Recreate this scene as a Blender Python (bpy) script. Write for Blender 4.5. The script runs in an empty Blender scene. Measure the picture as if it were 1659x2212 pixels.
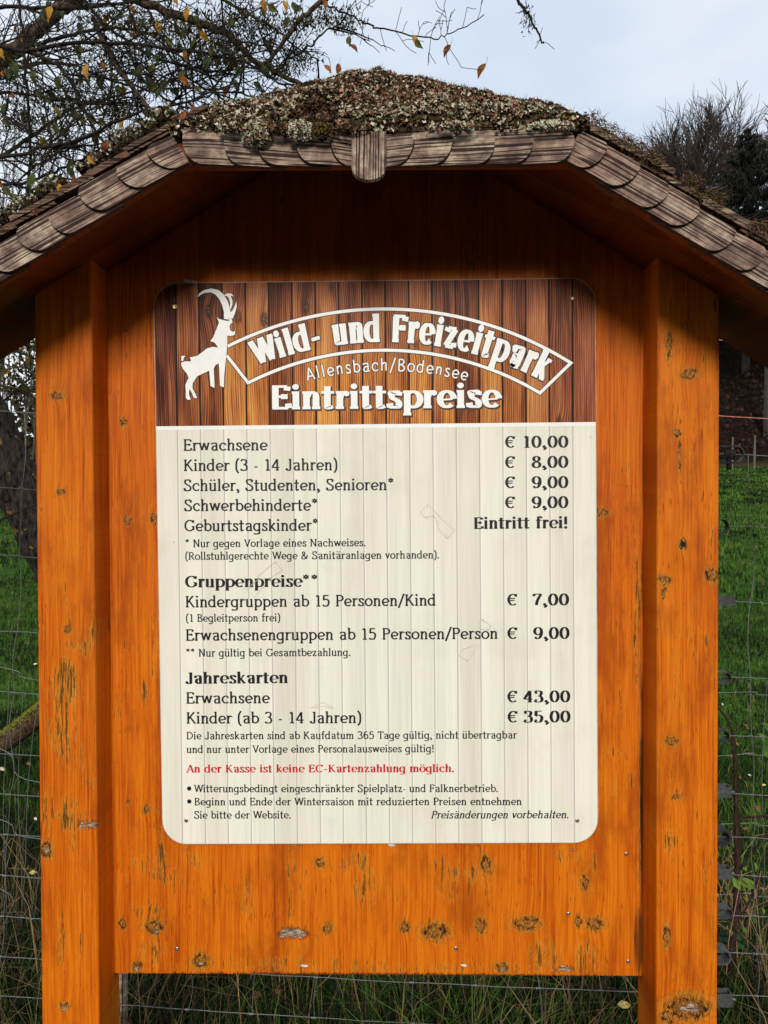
import bpy, math, random
import numpy as np
from mathutils import Vector, Matrix
from mathutils.geometry import tessellate_polygon

random.seed(7)
rng = np.random.default_rng(7)
R = math.radians
sc = bpy.context.scene
COL = sc.collection

# ------------------------------------------------------------------ camera
CAM_YAW, CAM_PITCH = 0.5, 0.9
CAM_LOC = Vector((0.026, -1.5, 1.6))
cam_data = bpy.data.cameras.new('camera')
cam_data.sensor_fit = 'VERTICAL'
cam_data.sensor_height = 36.0
cam_data.lens = 26.0
cam_data.clip_start = 0.05
cam_data.clip_end = 2000
cam = bpy.data.objects.new('camera', cam_data)
COL.objects.link(cam)
cam.location = CAM_LOC
cam.rotation_euler = (R(90 - CAM_PITCH), 0, R(CAM_YAW))
sc.camera = cam

# ------------------------------------------------------------------ world and sun
SUN_EL, SUN_AZ = 27.0, 180.0          # azimuth from north (+Y), clockwise: the light comes from behind the camera
world = bpy.data.worlds.new('World')
sc.world = world
world.use_nodes = True
nt = world.node_tree
nt.nodes.clear()
w_out = nt.nodes.new('ShaderNodeOutputWorld')
w_bg = nt.nodes.new('ShaderNodeBackground')
w_sky = nt.nodes.new('ShaderNodeTexSky')
w_sky.sky_type = 'NISHITA'
w_sky.sun_disc = False
w_sky.sun_elevation = R(SUN_EL)
w_sky.sun_rotation = R(SUN_AZ)
w_co = nt.nodes.new('ShaderNodeTexCoord')
w_no = nt.nodes.new('ShaderNodeTexNoise')
w_no.inputs['Scale'].default_value = 1.9
w_no.inputs['Detail'].default_value = 5
w_map = nt.nodes.new('ShaderNodeMapping')
w_map.inputs['Location'].default_value = (0.75, 0.0, 0.1)
w_map.inputs['Scale'].default_value = (1, 1, 2.2)
w_rmp = nt.nodes.new('ShaderNodeValToRGB')
w_rmp.color_ramp.elements[0].position = 0.38
w_rmp.color_ramp.elements[0].color = (0.62, 0.71, 0.83, 1)
w_rmp.color_ramp.elements[1].position = 0.66
w_rmp.color_ramp.elements[1].color = (0.93, 0.945, 0.96, 1)
w_mul = nt.nodes.new('ShaderNodeVectorMath')
w_mul.operation = 'SCALE'
w_mul.inputs['Scale'].default_value = 10.0
w_mix = nt.nodes.new('ShaderNodeMix')
w_mix.data_type = 'RGBA'
w_mix.inputs[0].default_value = 0.90
L = nt.links.new
L(w_co.outputs['Generated'], w_map.inputs['Vector'])
L(w_map.outputs[0], w_no.inputs['Vector'])
L(w_no.outputs['Fac'], w_rmp.inputs[0])
L(w_rmp.outputs[0], w_mul.inputs[0])
L(w_sky.outputs[0], w_mix.inputs[6])
L(w_mul.outputs[0], w_mix.inputs[7])
L(w_mix.outputs[2], w_bg.inputs['Color'])
w_bg.inputs['Strength'].default_value = 0.10
L(w_bg.outputs[0], w_out.inputs['Surface'])

sun_data = bpy.data.lights.new('sun', 'SUN')
sun_data.energy = 2.55
sun_data.angle = R(17)
sun_data.color = (1.0, 0.96, 0.9)
sun = bpy.data.objects.new('sun', sun_data)
COL.objects.link(sun)
sd = Vector((math.sin(R(SUN_AZ)) * math.cos(R(SUN_EL)), math.cos(R(SUN_AZ)) * math.cos(R(SUN_EL)), math.sin(R(SUN_EL))))
sun.rotation_euler = sd.to_track_quat('Z', 'Y').to_euler()
sun.location = (0, -6, 6)

sc.view_settings.view_transform = 'Standard'
sc.view_settings.look = 'None'
sc.view_settings.exposure = 0.22
sc.view_settings.gamma = 1.0
sc.view_settings.use_curve_mapping = False

# ------------------------------------------------------------------ measuring helper: where a sight line meets the vertical plane Y
_rot = cam.rotation_euler.to_matrix()
FPX = 26.0 / 36.0 * 2212.0
def P(px, py, Y):
    d = _rot @ Vector(((px - 829.5) / FPX, (1106.0 - py) / FPX, -1.0))
    t = (Y - CAM_LOC.y) / d.y
    return CAM_LOC + d * t

# ------------------------------------------------------------------ object helpers
class MB:
    def __init__(s):
        s.v = []; s.f = []; s.m = []
    def add(s, verts, faces, mi=0):
        o = len(s.v)
        s.v.extend([tuple(v) for v in verts])
        s.f.extend([tuple(i + o for i in f) for f in faces])
        s.m.extend([mi] * len(faces))
    def prism(s, poly, dvec, mi=0):
        """poly: 3-d outline; extruded by dvec, closed."""
        n = len(poly)
        poly = [Vector(p) for p in poly]; dvec = Vector(dvec)
        tris = tessellate_polygon([poly])
        vs = poly + [p + dvec for p in poly]
        fs = [tuple(t) for t in tris] + [tuple(i + n for i in reversed(t)) for t in tris]
        fs += [(i, (i + 1) % n, (i + 1) % n + n, i + n) for i in range(n)]
        s.add(vs, fs, mi)
    def flat(s, poly, mi=0):
        poly = [Vector(p) for p in poly]
        s.add(poly, [tuple(t) for t in tessellate_polygon([poly])], mi)
    def box(s, lo, hi, mi=0):
        x0, y0, z0 = lo; x1, y1, z1 = hi
        s.add([(x0,y0,z0),(x1,y0,z0),(x1,y1,z0),(x0,y1,z0),(x0,y0,z1),(x1,y0,z1),(x1,y1,z1),(x0,y1,z1)],
              [(0,3,2,1),(4,5,6,7),(0,1,5,4),(1,2,6,5),(2,3,7,6),(3,0,4,7)], mi)
    def tube(s, pts, rad, n=6, mi=0, cap=True):
        pts = [Vector(p) for p in pts]
        if not hasattr(rad, '__len__'): rad = [rad] * len(pts)
        vs = []; fs = []
        up = Vector((0.13, 0.97, 0.2))
        for i, p in enumerate(pts):
            t = (pts[min(i + 1, len(pts) - 1)] - pts[max(i - 1, 0)])
            if t.length < 1e-9: t = Vector((0, 0, 1))
            t.normalize()
            a = up - t * up.dot(t)
            if a.length < 1e-4: a = Vector((1, 0, 0)) - t * t.x
            a.normalize(); b = t.cross(a)
            up = a
            for k in range(n):
                an = 2 * math.pi * k / n
                vs.append(p + (a * math.cos(an) + b * math.sin(an)) * rad[i])
        for i in range(len(pts) - 1):
            for k in range(n):
                k2 = (k + 1) % n
                fs.append((i*n+k, i*n+k2, (i+1)*n+k2, (i+1)*n+k))
        if cap:
            fs.append(tuple(range(n - 1, -1, -1)))
            fs.append(tuple((len(pts) - 1) * n + k for k in range(n)))
        s.add(vs, fs, mi)
    def build(s, name, mats, parent=None, origin=None, smooth=False):
        me = bpy.data.meshes.new(name)
        o3 = Vector(origin) if origin is not None else (parent_world(parent) if parent else Vector((0, 0, 0)))
        v = np.array(s.v, dtype=np.float64).reshape(-1, 3) - np.array(o3)
        me.from_pydata(v.tolist(), [], s.f)
        if not isinstance(mats, (list, tuple)): mats = [mats]
        for m in mats: me.materials.append(m)
        if len(mats) > 1: me.polygons.foreach_set('material_index', s.m)
        if smooth: me.polygons.foreach_set('use_smooth', [True] * len(me.polygons))
        me.update()
        o = bpy.data.objects.new(name, me)
        COL.objects.link(o)
        if parent:
            o.parent = parent
            if origin is not None: o.location = o3 - parent_world(parent)
        elif origin is not None: o.location = o3
        return o

def parent_world(o):
    p = Vector((0, 0, 0))
    while o is not None:
        p = p + Vector(o.location); o = o.parent
    return p

def tag(o, label=None, cat=None, group=None, kind=None):
    if label: o['label'] = label
    if cat: o['category'] = cat
    if group: o['group'] = group
    if kind: o['kind'] = kind
    return o

def empty(name, loc):
    o = bpy.data.objects.new(name, None)
    o.empty_display_size = 0.1
    COL.objects.link(o); o.location = loc
    return o

def np_mesh(name, V, F, mats, mi=None, parent=None, origin=(0, 0, 0)):
    """fast triangle mesh from arrays"""
    me = bpy.data.meshes.new(name)
    V = np.asarray(V, dtype=np.float32) - np.asarray(origin, dtype=np.float32)
    F = np.asarray(F, dtype=np.int32)
    me.vertices.add(len(V)); me.vertices.foreach_set('co', V.ravel())
    me.loops.add(F.size); me.loops.foreach_set('vertex_index', F.ravel())
    me.polygons.add(len(F))
    me.polygons.foreach_set('loop_start', np.arange(0, F.size, F.shape[1], dtype=np.int32))
    me.polygons.foreach_set('loop_total', np.full(len(F), F.shape[1], dtype=np.int32))
    if not isinstance(mats, (list, tuple)): mats = [mats]
    for m in mats: me.materials.append(m)
    if mi is not None: me.polygons.foreach_set('material_index', np.asarray(mi, dtype=np.int32))
    me.update(calc_edges=True); me.validate()
    o = bpy.data.objects.new(name, me)
    COL.objects.link(o)
    if parent: o.parent = parent
    return o

# ------------------------------------------------------------------ node helpers
class N:
    def __init__(s, name):
        s.mat = bpy.data.materials.new(name); s.mat.use_nodes = True
        s.t = s.mat.node_tree; s.t.nodes.clear()
        s.out = s.t.nodes.new('ShaderNodeOutputMaterial')
        s.b = s.t.nodes.new('ShaderNodeBsdfPrincipled')
        s.t.links.new(s.b.outputs[0], s.out.inputs['Surface'])
    def n(s, ty, **kw):
        nd = s.t.nodes.new(ty)
        for k, v in kw.items(): setattr(nd, k, v)
        return nd
    def put(s, sock, v):
        if isinstance(v, bpy.types.NodeSocket): s.t.links.new(v, sock)
        elif v is not None: sock.default_value = v
    def math(s, op, a, b=None, c=None, clamp=False):
        nd = s.n('ShaderNodeMath', operation=op, use_clamp=clamp)
        s.put(nd.inputs[0], a)
        if b is not None: s.put(nd.inputs[1], b)
        if c is not None: s.put(nd.inputs[2], c)
        return nd.outputs[0]
    def vmath(s, op, a, b=None):
        nd = s.n('ShaderNodeVectorMath', operation=op)
        s.put(nd.inputs[0], a)
        if b is not None: s.put(nd.inputs[1], b)
        return nd.outputs['Value'] if op == 'LENGTH' else nd.outputs[0]
    def noise(s, vec, scale=1.0, detail=3, rough=0.5, dist=0.0):
        nd = s.n('ShaderNodeTexNoise')
        s.put(nd.inputs['Vector'], vec)
        nd.inputs['Scale'].default_value = scale; nd.inputs['Detail'].default_value = detail
        nd.inputs['Roughness'].default_value = rough; nd.inputs['Distortion'].default_value = dist
        return nd.outputs['Fac']
    def comb(s, x, y, z):
        nd = s.n('ShaderNodeCombineXYZ')
        for i, v in enumerate((x, y, z)): s.put(nd.inputs[i], v)
        return nd.outputs[0]
    def sep(s, v):
        nd = s.n('ShaderNodeSeparateXYZ'); s.put(nd.inputs[0], v); return nd.outputs
    def ramp(s, f, stops, interp='LINEAR'):
        nd = s.n('ShaderNodeValToRGB'); s.put(nd.inputs[0], f)
        cr = nd.color_ramp; cr.interpolation = interp
        while len(cr.elements) < len(stops): cr.elements.new(0.5)
        for e, (p, c) in zip(cr.elements, stops):
            e.position = p; e.color = (*c, 1) if hasattr(c, '__len__') else (c, c, c, 1)
        return nd.outputs[0]
    def mix(s, f, a, b, blend='MIX'):
        nd = s.n('ShaderNodeMix', data_type='RGBA', blend_type=blend)
        s.put(nd.inputs[0], f)
        for i, v in ((6, a), (7, b)):
            if isinstance(v, tuple): v = (*v[:3], 1)
            s.put(nd.inputs[i], v)
        return nd.outputs[2]
    def step(s, v, lo, hi):
        nd = s.n('ShaderNodeMapRange', interpolation_type='SMOOTHSTEP')
        s.put(nd.inputs[0], v); s.put(nd.inputs[1], lo); s.put(nd.inputs[2], hi)
        return nd.outputs[0]
    def pos(s): return s.n('ShaderNodeNewGeometry').outputs['Position']
    def obj(s): return s.n('ShaderNodeTexCoord').outputs['Object']
    def rnd(s): return s.n('ShaderNodeObjectInfo').outputs['Random']
    def bump(s, h, strength=0.3, dist=0.01):
        nd = s.n('ShaderNodeBump'); s.put(nd.inputs['Height'], h)
        nd.inputs['Strength'].default_value = strength; nd.inputs['Distance'].default_value = dist
        s.t.links.new(nd.outputs[0], s.b.inputs['Normal'])
    def done(s, col=None, rough=None, metal=None, spec=None):
        if isinstance(col, tuple): col = (*col[:3], 1)
        s.put(s.b.inputs['Base Color'], col)
        s.put(s.b.inputs['Roughness'], rough)
        s.put(s.b.inputs['Metallic'], metal)
        s.put(s.b.inputs['Specular IOR Level'], spec)
        return s.mat

def plain(name, col, rough=0.8, var=0.35, scale=60, metal=0.0, spec=0.3, bump=0.0):
    m = N(name); p = m.pos()
    f = m.noise(p, scale, 3, 0.6)
    c = m.mix(m.step(f, 0.3, 0.7), tuple(x * (1 - var) for x in col), tuple(min(1, x * (1 + var)) for x in col))
    if bump: m.bump(f, bump, 0.004)
    return m.done(c, rough, metal, spec)

# ------------------------------------------------------------------ glazed orange timber, with this board's own knots
def orange_wood(name, knots, seed=0.0, wear=0.5, chips=(), worn=(), ax=0, dark=0.88, face=None, stains=()):
    """knots: (x, z, rx, rz) on the board's face; chips: bare pale wounds; worn: soft patches of raised, cracked grain"""
    m = N(name); p = m.pos(); s = m.sep(p)
    X = s[ax]; Z = s[2]
    q = m.comb(X, 0.0, Z)
    jn = m.n('ShaderNodeTexNoise'); m.put(jn.inputs['Vector'], q)
    jn.inputs['Scale'].default_value = 70; jn.inputs['Detail'].default_value = 3
    j = m.vmath('SUBTRACT', jn.outputs['Color'], (0.5, 0.5, 0.5))
    qd = m.vmath('ADD', q, m.vmath('MULTIPLY', j, (0.016, 0, 0.014)))
    teeth = m.noise(m.comb(m.math('MULTIPLY', X, 260.0), seed, m.math('MULTIPLY', Z, 9.0)), 1.0, 2, 0.6)
    qd = m.vmath('ADD', qd, m.comb(0.0, 0.0, m.math('MULTIPLY', m.math('SUBTRACT', teeth, 0.5), 0.030)))
    front = 1.0 if face is None else m.step(s[1], face + 0.012, face + 0.005)
    away = m.math('MULTIPLY', m.math('SUBTRACT', 1.0, front), 9.0)
    def field(lst, src):
        K = None
        for (x, z, rx, rz) in lst:
            d = m.vmath('LENGTH', m.vmath('MULTIPLY', m.vmath('SUBTRACT', src, (x, 0, z)), (1 / rx, 0, 1 / rz)))
            K = d if K is None else m.math('MINIMUM', K, d)
        return m.math('ADD', K, away) if K is not None else 9.0
    K = field(knots, qd)
    # smooth distance: the grain swings round each knot
    Ks = field([(x, z, rx * 1.3, rz * 2.6) for x, z, rx, rz in knots], q)
    bend = m.math('MULTIPLY', m.math('DIVIDE', 1.0, m.math('ADD', 1.0, m.math('POWER', Ks, 3.0))), 0.007)
    low = m.noise(m.comb(m.math('MULTIPLY', X, 5.0), seed, m.math('MULTIPLY', Z, 0.9)), 1.0, 2)
    gx = m.math('ADD', m.math('ADD', m.math('ADD', X, m.math('MULTIPLY', s[1], 1.3)), bend), m.math('MULTIPLY', low, 0.02))
    def g(fx, fz, d=3, r=0.6, off=0.0):
        return m.noise(m.comb(m.math('MULTIPLY', gx, fx), seed + off, m.math('MULTIPLY', Z, fz)), 1.0, d, r)
    fine = g(330, 7, 3, 0.65)
    ring = g(75, 1.3, 2, 0.5, 3.1)
    broad = g(11, 1.6, 3, 0.5, 7.7)
    tone = m.math('ADD', m.math('MULTIPLY', fine, 0.62), m.math('ADD', m.math('MULTIPLY', ring, 0.24), m.math('MULTIPLY', broad, 0.31)))
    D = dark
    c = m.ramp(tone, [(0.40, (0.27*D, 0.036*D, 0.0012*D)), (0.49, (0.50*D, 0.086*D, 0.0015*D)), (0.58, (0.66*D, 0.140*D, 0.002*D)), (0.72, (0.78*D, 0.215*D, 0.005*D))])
    grit = m.noise(q, 750, 3, 0.7)
    c = m.mix(m.math('MULTIPLY', m.step(grit, 0.49, 0.33), 0.55), c, (0.29, 0.046, 0.002))
    c = m.mix(m.math('MULTIPLY', m.step(grit, 0.54, 0.68), 0.45), c, (0.72, 0.24, 0.012))
    # scattered pores and specks
    pore = m.step(g(430, 42, 2, 0.5, 1.9), 0.61, 0.72)
    pm = m.step(m.noise(q, 9, 3), 0.40, 0.60)
    c = m.mix(m.math('MULTIPLY', m.math('MULTIPLY', pore, pm), 0.8), c, (0.11, 0.024, 0.003))
    blot = m.noise(m.comb(m.math('MULTIPLY', X, 16.0), seed + 2.2, m.math('MULTIPLY', Z, 5.0)), 1.0, 4, 0.65)
    c = m.mix(m.math('MULTIPLY', m.step(blot, 0.46, 0.68), 0.68), c, (0.30, 0.050, 0.002))
    # weathered checks: long dark slits with pale yellow edges
    wm = m.step(m.noise(m.vmath('ADD', q, (seed, 0, 0)), 6.5, 3, 0.6), 0.47, 0.70)
    for (x, z, rx, rz, a) in worn:
        d = m.math('ADD', away, m.vmath('LENGTH', m.vmath('MULTIPLY', m.vmath('SUBTRACT', q, (x, 0, z)), (1 / rx, 0, 1 / rz))))
        wm = m.math('MAXIMUM', wm, m.math('MULTIPLY', m.step(d, 1.15, 0.35), a))
    near = m.step(Ks, 1.35, 0.35)
    wm = m.math('MAXIMUM', wm, m.math('MULTIPLY', near, 1.25))
    slit = g(230, 11, 4, 0.75, 5.3)
    th = m.math('SUBTRACT', 0.74, m.math('MULTIPLY', wm, 0.165 * (0.6 + wear)))
    crack = m.step(slit, th, m.math('ADD', th, 0.035))
    edge = m.step(slit, m.math('SUBTRACT', th, 0.055), th)
    c = m.mix(m.math('MULTIPLY', m.math('MULTIPLY', edge, wm), 0.75), c, (0.62, 0.27, 0.03))
    c = m.mix(m.math('MULTIPLY', crack, 0.85), c, (0.060, 0.018, 0.004))
    for (x, z, rx, rz, a) in stains:      # black mould in the joints
        d = m.vmath('LENGTH', m.vmath('MULTIPLY', m.vmath('SUBTRACT', q, (x, 0, z)), (1 / rx, 0, 1 / rz)))
        c = m.mix(m.math('MULTIPLY', m.step(m.math('ADD', d, m.math('MULTIPLY', m.math('SUBTRACT', teeth, 0.5), 1.6)), 1.2, 0.55), a), c, (0.020, 0.010, 0.005))
    # knots
    kn = m.noise(qd, 260, 3, 0.7)
    halo = m.math('MULTIPLY', m.step(K, 2.3, 1.0), 0.7)
    c = m.mix(halo, c, m.mix(fine, (0.30, 0.085, 0.006), (0.62, 0.26, 0.025)))
    heart = m.ramp(kn, [(0.34, (0.07, 0.020, 0.005)), (0.46, (0.26, 0.085, 0.010)), (0.60, (0.52, 0.22, 0.035))])
    c = m.mix(m.step(K, 1.02, 0.86), c, heart)
    rg = m.step(m.math('SINE', m.math('MULTIPLY', K, 11.0)), 0.2, 0.95)
    c = m.mix(m.math('MULTIPLY', m.math('MULTIPLY', rg, m.step(K, 2.4, 1.2)), 0.6), c, (0.13, 0.035, 0.004))
    rim = m.math('MULTIPLY', m.step(K, 0.72, 0.9), m.step(K, 1.22, 1.02))
    rim = m.math('MULTIPLY', rim, m.math('MULTIPLY', m.step(m.noise(qd, 110, 2), 0.40, 0.52), 1.0))
    c = m.mix(rim, c, (0.022, 0.009, 0.005))
    h = m.math('SUBTRACT', m.math('MULTIPLY', tone, 0.5), m.math('MULTIPLY', m.math('MAXIMUM', crack, rim), 0.6))
    if chips:
        C = field(chips, qd)
        cf = m.step(C, 1.0, 0.85)
        cc = m.ramp(m.noise(m.comb(m.math('MULTIPLY', X, 60), 0.0, m.math('MULTIPLY', Z, 400)), 1.0, 3, 0.7), [(0.40, (0.06, 0.03, 0.018)), (0.52, (0.26, 0.18, 0.12)), (0.64, (0.55, 0.49, 0.41))])
        c = m.mix(cf, c, cc)
        cr = m.math('MULTIPLY', m.step(C, 0.9, 1.02), m.step(C, 1.35, 1.1))
        c = m.mix(m.math('MULTIPLY', cr, 0.8), c, (0.10, 0.035, 0.008))
        h = m.math('SUBTRACT', h, m.math('MULTIPLY', cf, 0.8))
    m.bump(h, 0.45, 0.0025)
    r = m.math('ADD', 0.42, m.math('MULTIPLY', fine, 0.25))
    return m.done(c, r, 0.0, 0.16)

def weathered_wood(name, tint=(1, 1, 1), along=0, brown=0.0, use_pos=False):
    m = N(name); o = m.obj(); s = m.sep(o); r = m.rnd()
    A = s[along]; oth = [s[i] for i in range(3) if i != along]
    off = m.math('MULTIPLY', r, 37.0)
    wob = m.math('MULTIPLY', m.noise(m.comb(m.math('MULTIPLY', A, 6.0), off, m.math('MULTIPLY', oth[1], 9.0)), 1.0, 2), 0.007)
    B = m.math('ADD', oth[1], wob); Cc = m.math('ADD', oth[0], wob)
    def g(fb, fa, d=3, o2=0.0, rr=0.6):
        return m.noise(m.comb(m.math('ADD', m.math('MULTIPLY', B, fb), off), m.math('ADD', m.math('MULTIPLY', Cc, fb), o2), m.math('MULTIPLY', A, fa)), 1.0, d, rr)
    rings = g(300, 3.0, 2, 0.0, 0.45); fine = g(1000, 16, 3, 4.0)
    blot = m.noise(m.vmath('ADD', o, m.comb(off, 0.0, off)), 38, 4, 0.65)
    base = m.ramp(m.math('ADD', m.math('MULTIPLY', fine, 0.45), m.math('MULTIPLY', blot, 0.55)),
                  [(0.38, (0.095, 0.056, 0.044)), (0.48, (0.29, 0.200, 0.150)), (0.58, (0.53, 0.42, 0.305)), (0.70, (0.76, 0.66, 0.50))])
    pb = m.math('MULTIPLY', m.math('FRACT', m.math('MULTIPLY', r, 7.31)), 0.55 + brown)
    base = m.mix(pb, base, m.mix(fine, (0.09, 0.038, 0.028), (0.27, 0.14, 0.105)))
    base = m.mix(m.math('MULTIPLY', m.step(m.noise(m.vmath('ADD', o, m.comb(off, off, 0.0)), 22, 3), 0.5, 0.66), 0.55), base, (0.05, 0.028, 0.026))
    c = m.mix(m.math('MULTIPLY', m.step(rings, 0.49, 0.60), 0.93), base, (0.024, 0.012, 0.010))
    if tint != (1, 1, 1): c = m.mix(1.0, c, tint, 'MULTIPLY')
    m.bump(m.math('SUBTRACT', fine, m.math('MULTIPLY', m.step(rings, 0.5, 0.62), 1.5)), 0.6, 0.0015)
    return m.done(c, 0.9, 0.0, 0.15)

# ================================================================== GROUND AND HILL
def smooth(a, b, x):
    t = np.clip((x - a) / (b - a), 0, 1); return t * t * (3 - 2 * t)
def ground_h(x, y):
    x = np.asarray(x, float); y = np.asarray(y, float)
    h = 0.088 * np.clip(y - 3.5, 0, 42) - 0.05 * np.clip(x, -4, 4) * smooth(1.0, 3, y) * (1 - smooth(8, 20, y))
    side = 0.16 + 0.84 * smooth(-4, 16, x)
    h = h + side * 0.86 * np.clip(y - 45.5, 0, 34)
    h = h + 0.03 * np.sin(x * 1.7 + 0.6 * y) * np.cos(y * 1.3) * smooth(1.5, 4, y)
    h = h + 8.5 * (1 - smooth(-38.0, -9.0, y))  # bank behind the camera, added to block the low sky
    h = h + 0.5 * np.sin(x * 0.33) * np.sin(y * 0.21 + 1) * smooth(46, 60, y)
    return h
def gh(x, y): return float(ground_h(x, y))

def ground_material():
    m = N('meadow_ground'); p = m.pos(); s = m.sep(p)
    n1 = m.noise(p, 2.2, 4, 0.65); n2 = m.noise(p, 28, 4, 0.75)
    g = m.ramp(m.math('ADD', m.math('MULTIPLY', n1, 0.5), m.math('MULTIPLY', n2, 0.5)),
               [(0.36, (0.008, 0.020, 0.003)), (0.48, (0.024, 0.062, 0.007)), (0.58, (0.052, 0.108, 0.014)), (0.70, (0.10, 0.12, 0.03))])
    near = m.ramp(n2, [(0.35, (0.010, 0.012, 0.004)), (0.55, (0.022, 0.030, 0.008)), (0.7, (0.07, 0.05, 0.022))])
    c = m.mix(m.step(m.math('ADD', s[1], m.math('MULTIPLY', n1, 1.2)), 2.4, 4.4), near, g)
    dry = m.mix(n2, (0.020, 0.022, 0.008), (0.060, 0.045, 0.018))
    c = m.mix(m.step(s[1], 41.0, 44.5), c, dry)
    leaf = m.ramp(m.noise(p, 3.0, 6, 0.8), [(0.42, (0.005, 0.003, 0.002)), (0.55, (0.014, 0.007, 0.004)), (0.66, (0.042, 0.017, 0.008))])
    c = m.mix(m.math('MAXIMUM', m.step(s[1], 45.2, 46.5), m.step(s[1], -9.0, -11.0)), c, leaf)
    m.bump(n2, 0.6, 0.03)
    return m.done(c, 1.0, 0.0, 0.05)

xs = np.concatenate([np.linspace(-160, -8, 24), np.linspace(-7, 7, 57), np.linspace(8, 260, 60)])
ys = np.concatenate([np.linspace(-70, 0, 36), np.linspace(0.4, 10, 40), np.linspace(11, 44, 34), np.linspace(45, 80, 40), np.linspace(90, 400, 12)])
GX, GY = np.meshgrid(xs, ys)
GZ = ground_h(GX, GY)
V = np.stack([GX, GY, GZ], -1).reshape(-1, 3)
nx = len(xs); ii, jj = np.meshgrid(np.arange(len(ys) - 1), np.arange(nx - 1), indexing='ij')
a = (ii * nx + jj).ravel()
F = np.stack([a, a + 1, a + nx + 1, a + nx], 1)
MAT_GROUND = ground_material()
go = np_mesh('meadow_ground', V, F, MAT_GROUND)
go.data.polygons.foreach_set('use_smooth', [True] * len(F))
tag(go, 'green sloping meadow rising to a brown leaf-strewn hillside', kind='structure')

# ================================================================== THE NOTICE STAND
def wpx(lst, Y, sx=None):
    """knots measured on the board: (px, py, half width px, half height px) -> metres"""
    out = []
    for k in lst:
        c = P(k[0], k[1], Y); q = (Y - CAM_LOC.y) / FPX
        out.append((c.x, c.z, k[2] * q, k[3] * q) + tuple(k[4:]))
    return out
YF, YB = -0.078, 0.032          # front and back faces of the posts
YP = 0.0                        # front face of the panel

panel_knots = wpx([(264.5,1997,6,9),(332,2003,17,10),(708,2006,9,8),(874,2001,9,9),(940,2012,23,13),(1038,1999,10,13),(1137.5,1995.5,25,11),
    (1250,1990,7,9),(1285,1995.5,16,10),(1085,2090,11,8),(434,2075.5,15,12),(296,2090,9,8),(1263,1904.6,7,12),(1049,1866,9,14),
    (692,1865,9,7),(267,912,7,7),(275,1123,7,7),(270.6,711.6,4,4),(334,1121,9,7),(1300,1107,13,6),(317,1747.5,7,6),(276,1734.5,4,3.5)], YP)
panel_chips = wpx([(632,2016,31,11),(1220,2093,18,6),(336,2010,8,4),(434,2082,7,4),(1086,2095,5,4),(294,2094,6,4)], YP)
panel_worn = wpx([(307,1494,22,52,1.0),(532,1941,26,75,1.0),(1049,1890,24,85,1.0),(1180,2060,75,60,0.9),(1262,2070,60,60,0.95),(600,2085,360,30,0.85),
    (1378,1330,14,330,1.0),(1384,1800,12,330,1.0),(330,2060,50,60,0.9),(1000,2092,380,24,0.8),(420,1860,50,30,0.9),(1225,1850,50,30,0.8),(1330,1600,30,260,0.55),(255,1600,12,180,0.7),(640,1950,30,90,0.7),(690,1990,26,110,0.7)], YP)
panel_stains = wpx([(1391, 1700, 9, 460, 0.9), (1393, 1100, 6, 420, 0.75), (236, 1500, 3.5, 700, 0.7), (1385, 2030, 16, 90, 0.7), (820, 2108, 640, 7, 0.8)], YP)
M_PANEL = orange_wood('orange_panel_wood', panel_knots, 1.3, 0.68, panel_chips, panel_worn, stains=panel_stains)
lp_knots = wpx([(124,854,13,6),(131.4,1063.5,9,4.5),(100,1837,11,13),(139,2172,10,6),(143,1360,4,5)], YF)
lp_chips = wpx([(192,1783,22,6.5),(101,1840,6,7),(140,2174,7,3)], YF)
lp_worn = wpx([(143,1480,50,90,1.15),(135,1580,48,110,0.95),(128,1330,40,200,0.5),(131,2030,16,90,1.0),(100,1740,16,130,0.8),(170,1640,20,90,0.8),(170,2060,14,90,0.7),(150,1750,60,500,0.35)], YF)
M_LPOST = orange_wood('orange_left_post_wood', lp_knots, 9.1, 0.85, lp_chips, lp_worn, face=YF)
rp_knots = wpx([(1445.5,747,5,24),(1489,808,14,8),(1461.5,935,7,6),(1468,983,2.5,27),(1435.6,1253.6,12,7),(1538.4,1243,13,11),(1434,1278,5,9),
    (1452,1600,11,7),(1462,1719,9,6),(1440,2025,7,17),(1486,2176,40,20),(1444,2196,14,12),(1475,1175,8,9)], YF)
rp_chips = wpx([(1490,2176,24,8)], YF)
rp_worn = wpx([(1465,1440,16,150,0.75),(1502,1420,14,170,0.75),(1524,1880,9,60,1.0),(1448,1850,6,40,1.0),(1500,1900,30,130,0.55),(1540,1960,8,90,0.9),(1530,2100,25,100,0.6),(1500,1330,30,80,0.5)], YF)
M_RPOST = orange_wood('orange_right_post_wood', rp_knots, 17.7, 0.62, rp_chips, rp_worn, face=YF)
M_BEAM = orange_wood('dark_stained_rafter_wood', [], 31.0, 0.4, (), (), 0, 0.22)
M_SHADE = orange_wood('shade_darkened_soffit_wood', [], 25.0, 0.3, (), (), 0, 0.16)  # soffit colour darkened to stand in for shade under the eaves
M_WW = weathered_wood('weathered_shingle_wood')
M_WW2 = weathered_wood('weathered_shingle_upright', along=2)
M_WB = weathered_wood('mossy_shingle_wood', (0.62, 0.58, 0.52), brown=0.3)
M_ENDG = plain('shingle_end_grain', (0.060, 0.036, 0.026), 0.95, 0.5, 700)
M_DARK = plain('hole_shade_black', (0.014, 0.010, 0.008), 0.95)  # black that stands in for shade inside the bolt hole

stand = tag(empty('notice_stand', (0, -0.02, 0)), 'orange stained timber notice stand with two thick posts under a mossy wooden shingle roof', 'notice stand')

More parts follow.
